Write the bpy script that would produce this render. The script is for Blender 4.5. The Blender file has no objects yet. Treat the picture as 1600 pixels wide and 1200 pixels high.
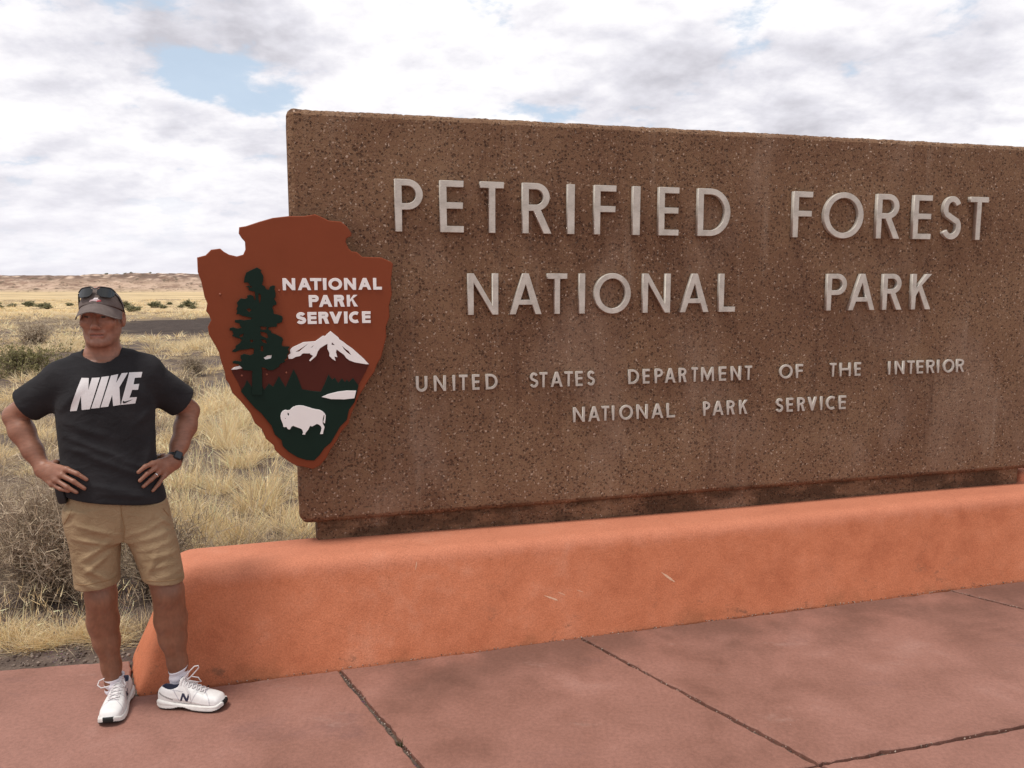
import bpy, bmesh, math, random
import numpy as np
from mathutils import Vector, Matrix

random.seed(7)
RNG = np.random.default_rng(11)
scene = bpy.context.scene
COL = scene.collection
R = math.radians

# ------------------------------------------------------------------ camera
cam_data = bpy.data.cameras.new('camera')
cam = bpy.data.objects.new('camera', cam_data)
COL.objects.link(cam)
cam.location = (0, 0, 1.85)
cam.rotation_euler = (R(90) - math.atan(167 / 1300), 0, 0)
cam_data.sensor_width = 36
cam_data.lens = 1300 / 1600 * 36
cam_data.clip_start = 0.05
cam_data.clip_end = 9000
scene.camera = cam

# ------------------------------------------------------------------ light
SUN_EL, SUN_AZ = R(70), R(235)          # azimuth clockwise from +Y (view direction)
sd = Vector((math.sin(SUN_AZ) * math.cos(SUN_EL), math.cos(SUN_AZ) * math.cos(SUN_EL), math.sin(SUN_EL)))
sun_data = bpy.data.lights.new('sun', 'SUN')
sun_data.energy = 2.3
sun_data.angle = R(14)
sun_data.color = (1.0, 0.95, 0.88)
sun = bpy.data.objects.new('sun', sun_data)
COL.objects.link(sun)
sun.rotation_euler = (-sd).to_track_quat('-Z', 'Y').to_euler()
scene.view_settings.view_transform = 'Standard'
scene.view_settings.look = 'None'
scene.view_settings.exposure = 0.3
scene.view_settings.gamma = 1.0
scene.view_settings.use_curve_mapping = False

# ------------------------------------------------------------------ node helpers
class NT:
    def __init__(s, tree): s.t = tree; s.n = tree.nodes; s.l = tree.links
    def add(s, kind, **kw):
        nd = s.n.new(kind)
        for k, v in kw.items(): setattr(nd, k, v)
        return nd
    def put(s, sock, v):
        if isinstance(v, bpy.types.NodeSocket): s.l.new(v, sock)
        else:
            if sock.type == 'RGBA' and hasattr(v, '__len__') and len(v) == 3: v = (*v, 1)
            if sock.type == 'VECTOR' and not hasattr(v, '__len__'): v = (v, v, v)
            sock.default_value = v
    def math(s, op, a, b=0.0, c=0.0, clamp=False):
        nd = s.add('ShaderNodeMath', operation=op, use_clamp=clamp)
        s.put(nd.inputs[0], a); s.put(nd.inputs[1], b); s.put(nd.inputs[2], c)
        return nd.outputs[0]
    def vmath(s, op, a, b=(0, 0, 0), out=0):
        nd = s.add('ShaderNodeVectorMath', operation=op)
        s.put(nd.inputs[0], a); s.put(nd.inputs[1], b)
        return nd.outputs[out]
    def mix(s, f, a, b, mode='MIX'):
        nd = s.add('ShaderNodeMix', data_type='RGBA', blend_type=mode)
        s.put(nd.inputs[0], f); s.put(nd.inputs[6], a); s.put(nd.inputs[7], b)
        return nd.outputs[2]
    def noise(s, vec, scale, detail=4.0, rough=0.55, out=0, dist=0.0):
        nd = s.add('ShaderNodeTexNoise')
        if vec is not None: s.put(nd.inputs['Vector'], vec)
        nd.inputs['Scale'].default_value = scale; nd.inputs['Detail'].default_value = detail
        nd.inputs['Roughness'].default_value = rough; nd.inputs['Distortion'].default_value = dist
        return nd.outputs[out]
    def voro(s, vec, scale, out='Distance', feature='F1', rand=1.0):
        nd = s.add('ShaderNodeTexVoronoi', feature=feature)
        s.put(nd.inputs['Vector'], vec); nd.inputs['Scale'].default_value = scale
        nd.inputs['Randomness'].default_value = rand
        return nd.outputs[out]
    def ramp(s, f, stops, interp='LINEAR'):
        nd = s.add('ShaderNodeValToRGB'); cr = nd.color_ramp; cr.interpolation = interp
        while len(cr.elements) < len(stops): cr.elements.new(0.5)
        for e, (p, c) in zip(cr.elements, stops):
            e.position = p; e.color = (*c, 1) if hasattr(c, '__len__') else (c, c, c, 1)
        s.put(nd.inputs[0], f)
        return nd.outputs[0]
    def smooth(s, x, lo, hi):
        nd = s.add('ShaderNodeMapRange', interpolation_type='SMOOTHSTEP')
        s.put(nd.inputs[0], x); nd.inputs[1].default_value = lo; nd.inputs[2].default_value = hi
        return nd.outputs[0]
    def mapping(s, vec, scale=(1, 1, 1), loc=(0, 0, 0), rot=(0, 0, 0)):
        nd = s.add('ShaderNodeMapping'); s.put(nd.inputs[0], vec)
        nd.inputs[1].default_value = loc; nd.inputs[2].default_value = rot; nd.inputs[3].default_value = scale
        return nd.outputs[0]

def material(name):
    m = bpy.data.materials.new(name); m.use_nodes = True
    nt = NT(m.node_tree)
    b = nt.n['Principled BSDF']
    return m, nt, b

def bump(nt, b, height, strength=0.3, dist=0.01, chain=None):
    nd = nt.add('ShaderNodeBump'); nd.inputs['Strength'].default_value = strength; nd.inputs['Distance'].default_value = dist
    nt.put(nd.inputs['Height'], height)
    if chain is not None: nt.put(nd.inputs['Normal'], chain)
    nt.l.new(nd.outputs[0], b.inputs['Normal'])
    return nd.outputs[0]

def obj_co(nt): return nt.add('ShaderNodeTexCoord').outputs['Object']
def world_co(nt): return nt.add('ShaderNodeNewGeometry').outputs['Position']

def plain(name, col, rough=0.6, metal=0.0, var=0.12, scale=30.0, bstr=0.15, bscale=200.0, bdist=0.002, spec=0.5):
    m, nt, b = material(name)
    co = obj_co(nt)
    n = nt.noise(co, scale, 5)
    f = nt.math('MULTIPLY_ADD', n, 2 * var, 1 - var)
    c = nt.mix(1.0, col, nt.add('ShaderNodeCombineColor').outputs[0], 'MULTIPLY')
    cc = [x for x in nt.n if x.bl_idname == 'ShaderNodeCombineColor'][0]
    for i in range(3): nt.put(cc.inputs[i], f)
    nt.put(b.inputs['Base Color'], c)
    b.inputs['Roughness'].default_value = rough; b.inputs['Metallic'].default_value = metal
    b.inputs['Specular IOR Level'].default_value = spec
    if bstr: bump(nt, b, nt.noise(co, bscale, 3), bstr, bdist)
    return m

def attr_mat(name, rough=0.7, bscale=0, bstr=0.2, bdist=0.002, spec=0.3, var=0.0, transl=0.0, vscale=60):
    m, nt, b = material(name)
    a = nt.add('ShaderNodeAttribute', attribute_name='Col').outputs['Color']
    if var:
        f = nt.math('MULTIPLY_ADD', nt.noise(obj_co(nt), vscale, 4), 2 * var, 1 - var)
        cc = nt.add('ShaderNodeCombineColor')
        for i in range(3): nt.put(cc.inputs[i], f)
        a = nt.mix(1.0, a, cc.outputs[0], 'MULTIPLY')
    nt.put(b.inputs['Base Color'], a)
    b.inputs['Roughness'].default_value = rough; b.inputs['Specular IOR Level'].default_value = spec
    if bscale: bump(nt, b, nt.noise(obj_co(nt), bscale, 4), bstr, bdist)
    if transl:
        tr = nt.add('ShaderNodeBsdfTranslucent'); nt.put(tr.inputs[0], a)
        mx = nt.add('ShaderNodeMixShader'); mx.inputs[0].default_value = transl
        nt.l.new(b.outputs[0], mx.inputs[1]); nt.l.new(tr.outputs[0], mx.inputs[2])
        nt.l.new(mx.outputs[0], nt.n['Material Output'].inputs[0])
    return m

# ------------------------------------------------------------------ sky with broken cloud
world = bpy.data.worlds.new('World'); scene.world = world
world.use_nodes = True
wt = NT(world.node_tree)
bg = wt.n['Background']
sky = wt.add('ShaderNodeTexSky', sky_type='NISHITA', sun_disc=False)
sky.sun_elevation = SUN_EL; sky.sun_rotation = SUN_AZ; sky.altitude = 1600; sky.dust_density = 1.5
gen = wt.add('ShaderNodeTexCoord').outputs['Generated']
sep = wt.add('ShaderNodeSeparateXYZ'); wt.put(sep.inputs[0], gen)
zc = wt.math('MAXIMUM', sep.outputs[2], 0.0)
den = wt.math('ADD', zc, 0.30)
cmb = wt.add('ShaderNodeCombineXYZ')
wt.put(cmb.inputs[0], wt.math('DIVIDE', sep.outputs[0], den)); wt.put(cmb.inputs[1], wt.math('DIVIDE', sep.outputs[1], den))
cmb.inputs[2].default_value = 0.37
cp = cmb.outputs[0]
def blob(d, width, amount):
    """a patch of sky round direction d"""
    v = Vector(d).normalized()
    dt = wt.vmath('DOT_PRODUCT', gen, tuple(v), out=1)
    return wt.math('MULTIPLY', wt.smooth(dt, math.cos(width), 1.0), amount)
def deck(off):
    q = wt.mapping(cp, (1, 1.0, 1), off)
    return wt.noise(q, 4.4, 12, 0.585, dist=0.08)
d1 = deck((0.4, 5.2, 0)); d2 = deck((0.4, 5.2 - 0.055, 0.0))
big = wt.noise(wt.mapping(cp, (1, 1.6, 1), (3.1, 1.7, 0)), 1.0, 4, 0.5)
cov = wt.math('ADD', wt.math('MULTIPLY', d1, 0.72), wt.math('MULTIPLY', big, 0.28))
opening = None
for d, w_, a_ in [((-0.367, 0.908, 0.204), 0.055, 0.085), ((-0.323, 0.926, 0.193), 0.06, 0.09), ((-0.271, 0.946, 0.175), 0.05, 0.085), ((-0.227, 0.954, 0.199), 0.045, 0.06), ((-0.488, 0.847, 0.21), 0.03, 0.06), ((-0.427, 0.876, 0.224), 0.03, 0.05), ((-0.113, 0.957, 0.267), 0.045, 0.09), ((-0.021, 0.954, 0.298), 0.05, 0.08), ((0.153, 0.946, 0.284), 0.025, 0.06), ((-0.174, 0.972, 0.16), 0.04, 0.05), ((-0.498, 0.861, 0.105), 0.05, 0.035), ((0.9, 0.2, 0.5), 0.4, 0.1), ((-0.2, -0.8, 0.6), 0.4, 0.08)]:
    o = blob(d, w_ * 1.1, a_ * 1.0)
    opening = o if opening is None else wt.math('ADD', opening, o)
cov = wt.math('SUBTRACT', cov, opening)
mask = wt.math('MULTIPLY_ADD', wt.smooth(cov, 0.365, 0.455), 0.90, 0.10)
mask = wt.math('MAXIMUM', mask, wt.math('MULTIPLY', wt.math('SUBTRACT', 1.0, wt.smooth(zc, 0.06, 0.20)), 0.92))    # thick haze of far cloud low down
lit = wt.math('MULTIPLY_ADD', wt.math('SUBTRACT', d1, d2), 2.6, 0.5)
thick = wt.noise(wt.mapping(cp, (1, 1.3, 1), (7.7, 2.1, 0)), 2.3, 6, 0.50, dist=0.1)
sh = wt.math('ADD', wt.math('MULTIPLY', thick, 0.70), wt.math('MULTIPLY_ADD', wt.math('SUBTRACT', 1.0, lit), 0.32, 0.02))
for d, w_, a_ in [((-0.4, 0.879, 0.259), 0.07, 0.2), ((-0.331, 0.903, 0.274), 0.08, 0.28), ((-0.259, 0.928, 0.269), 0.06, 0.22), ((-0.454, 0.865, 0.212), 0.06, 0.12), ((-0.371, 0.899, 0.232), 0.05, 0.08), ((0.185, 0.961, 0.207), 0.09, 0.16), ((0.316, 0.927, 0.2), 0.08, 0.18), ((0.44, 0.874, 0.207), 0.09, 0.16), ((0.364, 0.899, 0.245), 0.07, 0.1), ((0.058, 0.981, 0.183), 0.06, 0.08), ((-0.454, 0.887, 0.088), 0.1, 0.07), ((-0.271, 0.952, 0.14), 0.06, 0.08), ((-0.072, 0.971, 0.23), 0.07, 0.06)]:
    sh = wt.math('ADD', sh, blob(d, w_, a_ * 0.8))
ccol = wt.ramp(sh, [(0.43, (0.89, 0.88, 0.885)), (0.54, (0.79, 0.775, 0.805)), (0.66, (0.66, 0.65, 0.70)), (0.84, (0.50, 0.49, 0.535))])
ccol = wt.mix(wt.math('MULTIPLY', wt.math('SUBTRACT', 1.0, wt.smooth(zc, 0.0, 0.17)), 0.6), ccol, (0.725, 0.71, 0.76))
blue = wt.mix(1.0, sky.outputs[0], (0.105, 0.105, 0.105), 'MULTIPLY')
blue = wt.mix(0.8, blue, (0.50, 0.61, 0.73))
skyc = wt.mix(mask, blue, ccol)
# dimming added to the unseen sky overhead and behind, to cut fill light
fill_dim = wt.math('MULTIPLY', wt.math('MULTIPLY_ADD', wt.smooth(zc, 0.50, 0.85), -0.36, 1.0), wt.math('MULTIPLY_ADD', wt.math('SUBTRACT', 1.0, wt.smooth(sep.outputs[1], -0.5, 0.3)), -0.02, 1.0))
hc = wt.add('ShaderNodeCombineColor'); [wt.put(hc.inputs[i], fill_dim) for i in range(3)]
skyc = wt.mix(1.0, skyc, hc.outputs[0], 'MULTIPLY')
below = wt.smooth(sep.outputs[2], -0.02, 0.0)
skyc = wt.mix(below, (0.30, 0.25, 0.20), skyc)
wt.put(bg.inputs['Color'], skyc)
bg.inputs['Strength'].default_value = 1.0
try:
    world.cycles.sampling_method = 'MANUAL'; world.cycles.sample_map_resolution = 512
except Exception: pass

# ------------------------------------------------------------------ object helpers
def tag(o, label=None, cat=None, group=None, kind=None):
    if label: o['label'] = label
    if cat: o['category'] = cat
    if group: o['group'] = group
    if kind: o['kind'] = kind
    return o

def empty(name, loc=(0, 0, 0), rz=0.0):
    o = bpy.data.objects.new(name, None); COL.objects.link(o)
    o.location = loc; o.rotation_euler = (0, 0, rz); o.empty_display_size = 0.1
    return o

def link(name, me, mat=None, parent=None, smooth=False):
    o = bpy.data.objects.new(name, me); COL.objects.link(o)
    if mat is not None and not me.materials: me.materials.append(mat)
    if parent is not None: o.parent = parent
    if smooth: me.polygons.foreach_set('use_smooth', np.ones(len(me.polygons), bool))
    return o

def mesh_np(name, V, F, cols=None):
    """mesh from an (n,3) array and a list of equal-sized face index arrays"""
    me = bpy.data.meshes.new(name)
    if not isinstance(F, list): F = [F]
    F = [np.asarray(f, np.int32) for f in F if len(f)]
    me.vertices.add(len(V)); me.vertices.foreach_set('co', np.asarray(V, np.float32).ravel())
    tot = np.concatenate([np.full(len(f), f.shape[1], np.int32) for f in F])
    idx = np.concatenate([f.ravel() for f in F])
    start = np.concatenate([[0], np.cumsum(tot)[:-1]]).astype(np.int32)
    me.loops.add(len(idx)); me.loops.foreach_set('vertex_index', idx)
    me.polygons.add(len(tot)); me.polygons.foreach_set('loop_start', start)
    try: me.polygons.foreach_set('loop_total', tot)
    except Exception: pass
    me.update(calc_edges=True); me.validate()
    if cols is not None:
        a = me.attributes.new('Col', 'FLOAT_COLOR', 'POINT')
        c4 = np.ones((len(V), 4), np.float32); c4[:, :3] = cols
        a.data.foreach_set('color', c4.ravel())
    return me

def mesh_bm(name, bm):
    me = bpy.data.meshes.new(name); bm.to_mesh(me); bm.free(); return me

def outline_mesh(name, contours, depth, bev=0.0, both=False, res=1):
    """filled 2D outlines (x, y) with holes, extruded by depth along +z, edge bevel bev"""
    cu = bpy.data.curves.new(name + '_outline', 'CURVE'); cu.dimensions = '2D'; cu.fill_mode = 'BOTH'
    for c in contours:
        sp = cu.splines.new('POLY'); sp.points.add(len(c) - 1)
        for p, q in zip(sp.points, c): p.co = (q[0], q[1], 0, 1)
        sp.use_cyclic_u = True
    cu.extrude = max(depth / 2 - bev, 1e-4)
    if bev: cu.bevel_depth = bev; cu.bevel_resolution = res; cu.offset = -bev
    tmp = bpy.data.objects.new('outline_tmp', cu); COL.objects.link(tmp)
    dg = bpy.context.evaluated_depsgraph_get(); dg.update()
    me = bpy.data.meshes.new_from_object(tmp.evaluated_get(dg))
    bpy.data.objects.remove(tmp); bpy.data.curves.remove(cu)
    me.name = name
    me.transform(Matrix.Translation((0, 0, depth / 2)))
    return me

def tube(points, r, sides=6, closed=False, taper=None):
    """(V, F) of a tube along points"""
    P = np.asarray(points, float); n = len(P)
    T = np.zeros_like(P)
    if closed: T = np.roll(P, -1, 0) - np.roll(P, 1, 0)
    else: T[1:-1] = P[2:] - P[:-2]; T[0] = P[1] - P[0]; T[-1] = P[-1] - P[-2]
    T /= np.linalg.norm(T, axis=1)[:, None] + 1e-12
    ref = np.array([0.13, 0.31, 0.94]); V = []
    for i in range(n):
        a = np.cross(T[i], ref); a /= np.linalg.norm(a) + 1e-12; b = np.cross(T[i], a)
        rr = r if taper is None else r * taper[i]
        for k in range(sides):
            an = 2 * math.pi * k / sides; V.append(P[i] + rr * (math.cos(an) * a + math.sin(an) * b))
    F = []
    m = n if closed else n - 1
    for i in range(m):
        for k in range(sides):
            i2 = (i + 1) % n; k2 = (k + 1) % sides
            F.append((i * sides + k, i * sides + k2, i2 * sides + k2, i2 * sides + k))
    return np.array(V), np.array(F)

def join_vf(items):
    V = []; F = []; o = 0
    for v, f in items: V.append(v); F.append(f + o); o += len(v)
    return np.concatenate(V), np.concatenate(F)

# ------------------------------------------------------------------ letter outlines
def arc(cx, cy, rx, ry, a0, a1, n=14):
    return [(cx + rx * math.cos(R(a0 + (a1 - a0) * i / n)), cy + ry * math.sin(R(a0 + (a1 - a0) * i / n))) for i in range(n + 1)]

def stroke(path, t):
    P = [Vector(p) for p in path]; L_, R_ = [], []
    for i, p in enumerate(P):
        d = (P[min(i + 1, len(P) - 1)] - P[max(i - 1, 0)]).normalized(); nrm = Vector((-d.y, d.x)) * t / 2
        L_.append(tuple(p + nrm)); R_.append(tuple(p - nrm))
    return L_ + R_[::-1]

def glyph(ch, w, h, t):
    b = t * 0.92
    if ch == 'I': return [[(0, 0), (w, 0), (w, h), (0, h)]]
    if ch == 'L': return [[(0, 0), (w, 0), (w, b), (t, b), (t, h), (0, h)]]
    if ch == 'T': return [[((w - t) / 2, 0), ((w + t) / 2, 0), ((w + t) / 2, h - b), (w, h - b), (w, h), (0, h), (0, h - b), ((w - t) / 2, h - b)]]
    if ch in 'EF':
        m = h * 0.52; up = [(t, m + b / 2), (t, h - b), (w, h - b), (w, h), (0, h)]
        md = [(w * 0.97, m - b / 2), (w * 0.97, m + b / 2)]
        if ch == 'E': return [[(0, 0), (w, 0), (w, b), (t, b), (t, m - b / 2)] + md + up]
        return [[(0, 0), (t, 0), (t, m - b / 2)] + md + up]
    if ch == 'H':
        m = h * 0.52
        return [[(0, 0), (t, 0), (t, m - b / 2), (w - t, m - b / 2), (w - t, 0), (w, 0), (w, h), (w - t, h), (w - t, m + b / 2), (t, m + b / 2), (t, h), (0, h)]]
    if ch == 'N':
        return [[(0, 0), (t, 0), (t, h - 1.55 * t), (w - t * 1.02, 0), (w, 0), (w, h), (w - t, h), (w - t, 1.55 * t), (t * 1.02, h), (0, h)]]
    if ch == 'M':
        c = w / 2
        return [[(0, 0), (t, 0), (t * 1.15, h * 0.66), (c - t * 0.3, 0.08 * h), (c + t * 0.3, 0.08 * h), (w - t * 1.15, h * 0.66), (w - t, 0), (w, 0), (w - t * 0.35, h), (w - t * 1.2, h), (c, h * 0.36), (t * 1.2, h), (t * 0.35, h)]]
    if ch == 'A':
        c = w / 2; q = t * 0.52; yb = h * 0.235; yt = yb + b * 0.9
        sl = (c - q) / h
        def inn(y): return t * 1.1 + sl * y * 1.02
        top = (c - t * 1.1) / (sl * 1.02)
        o = [(0, 0), (t * 1.1, 0), (inn(yb), yb), (w - inn(yb), yb), (w - t * 1.1, 0), (w, 0), (c + q, h), (c - q, h)]
        return [o, [(inn(yt), yt), (w - inn(yt), yt), (c, min(top, h * 0.97))]]
    if ch == 'V':
        c = w / 2; q = t * 0.52
        return [[(c - q, 0), (c + q, 0), (w, h), (w - t * 1.1, h), (c, t * 1.1 * h / (c * 1.1)), (t * 1.1, h), (0, h)]]
    if ch == 'K':
        m = h * 0.40
        return [[(0, 0), (t, 0), (t, m - 0.02 * h), (t + 0.18 * (w - t), m + 0.13 * h), (w - t * 1.3, 0), (w, 0), (t + 0.36 * (w - t), m + 0.28 * h), (w * 0.98, h), (w * 0.98 - t * 1.25, h), (t, m + 0.2 * h), (t, h), (0, h)]]
    if ch == 'U':
        rr = w / 2
        return [[(0, h), (0, rr)] + arc(rr, rr, rr, rr, 180, 360) + [(w, h), (w - t, h), (w - t, rr)] + arc(rr, rr, rr - t, rr - t, 360, 180) + [(t, h)]]
    if ch == 'O':
        return [arc(w / 2, h / 2, w / 2, h / 2 * 1.02, 0, 352, 44), arc(w / 2, h / 2, w / 2 - t, h / 2 * 1.02 - b, 0, 352, 44)]
    if ch == 'D':
        rx = min(w * 0.62, h / 2 * 1.1)
        return [[(0, 0)] + arc(w - rx, h / 2, rx, h / 2, -90, 90, 22) + [(0, h)], [(t, b)] + arc(w - rx, h / 2, rx - t, h / 2 - b, -90, 90, 22) + [(t, h - b)]]
    if ch == 'P':
        hb = h * 0.42; r = (h - hb) / 2; rx = min(r * 1.05, w * 0.7)
        return [[(0, 0), (t, 0), (t, hb)] + arc(w - rx, hb + r, rx, r, -90, 90, 18) + [(0, h)], [(t, hb + b)] + arc(w - rx, hb + r, rx - t, r - b, -90, 90, 18) + [(t, h - b)]]
    if ch == 'R':
        hb = h * 0.45; r = (h - hb) / 2; wb = w * 0.93; rx = min(r * 1.05, wb * 0.68)
        lx = t + (wb - t) * 0.22
        return [[(0, 0), (t, 0), (t, hb), (lx, hb), (w - t * 1.25, 0), (w, 0), (lx + t * 1.25, hb)] + arc(wb - rx, hb + r, rx, r, -70, 90, 18) + [(0, h)],
                [(t, hb + b)] + arc(wb - rx, hb + r, rx - t, r - b, -90, 90, 18) + [(t, h - b)]]
    if ch == 'C':
        rx, ry = (w * 1.16 - t) / 2, h / 2 - t / 2
        return [stroke(arc(rx + t / 2, h / 2, rx, ry, 58, 302, 34), t)]
    if ch == 'S':
        r1 = (h * 0.5 - t / 2) / 2 * 1.02; rx = (w - t) / 2; c = w / 2
        yt = h - t / 2 - r1; yb = t / 2 + r1
        p = arc(c, yt, rx * 0.92, r1, 25, 215, 16) + [(c, (yt + yb) / 2)] + arc(c, yb, rx, r1, 35, -155, 16)
        return [stroke(p, t)]
    raise ValueError(ch)

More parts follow.
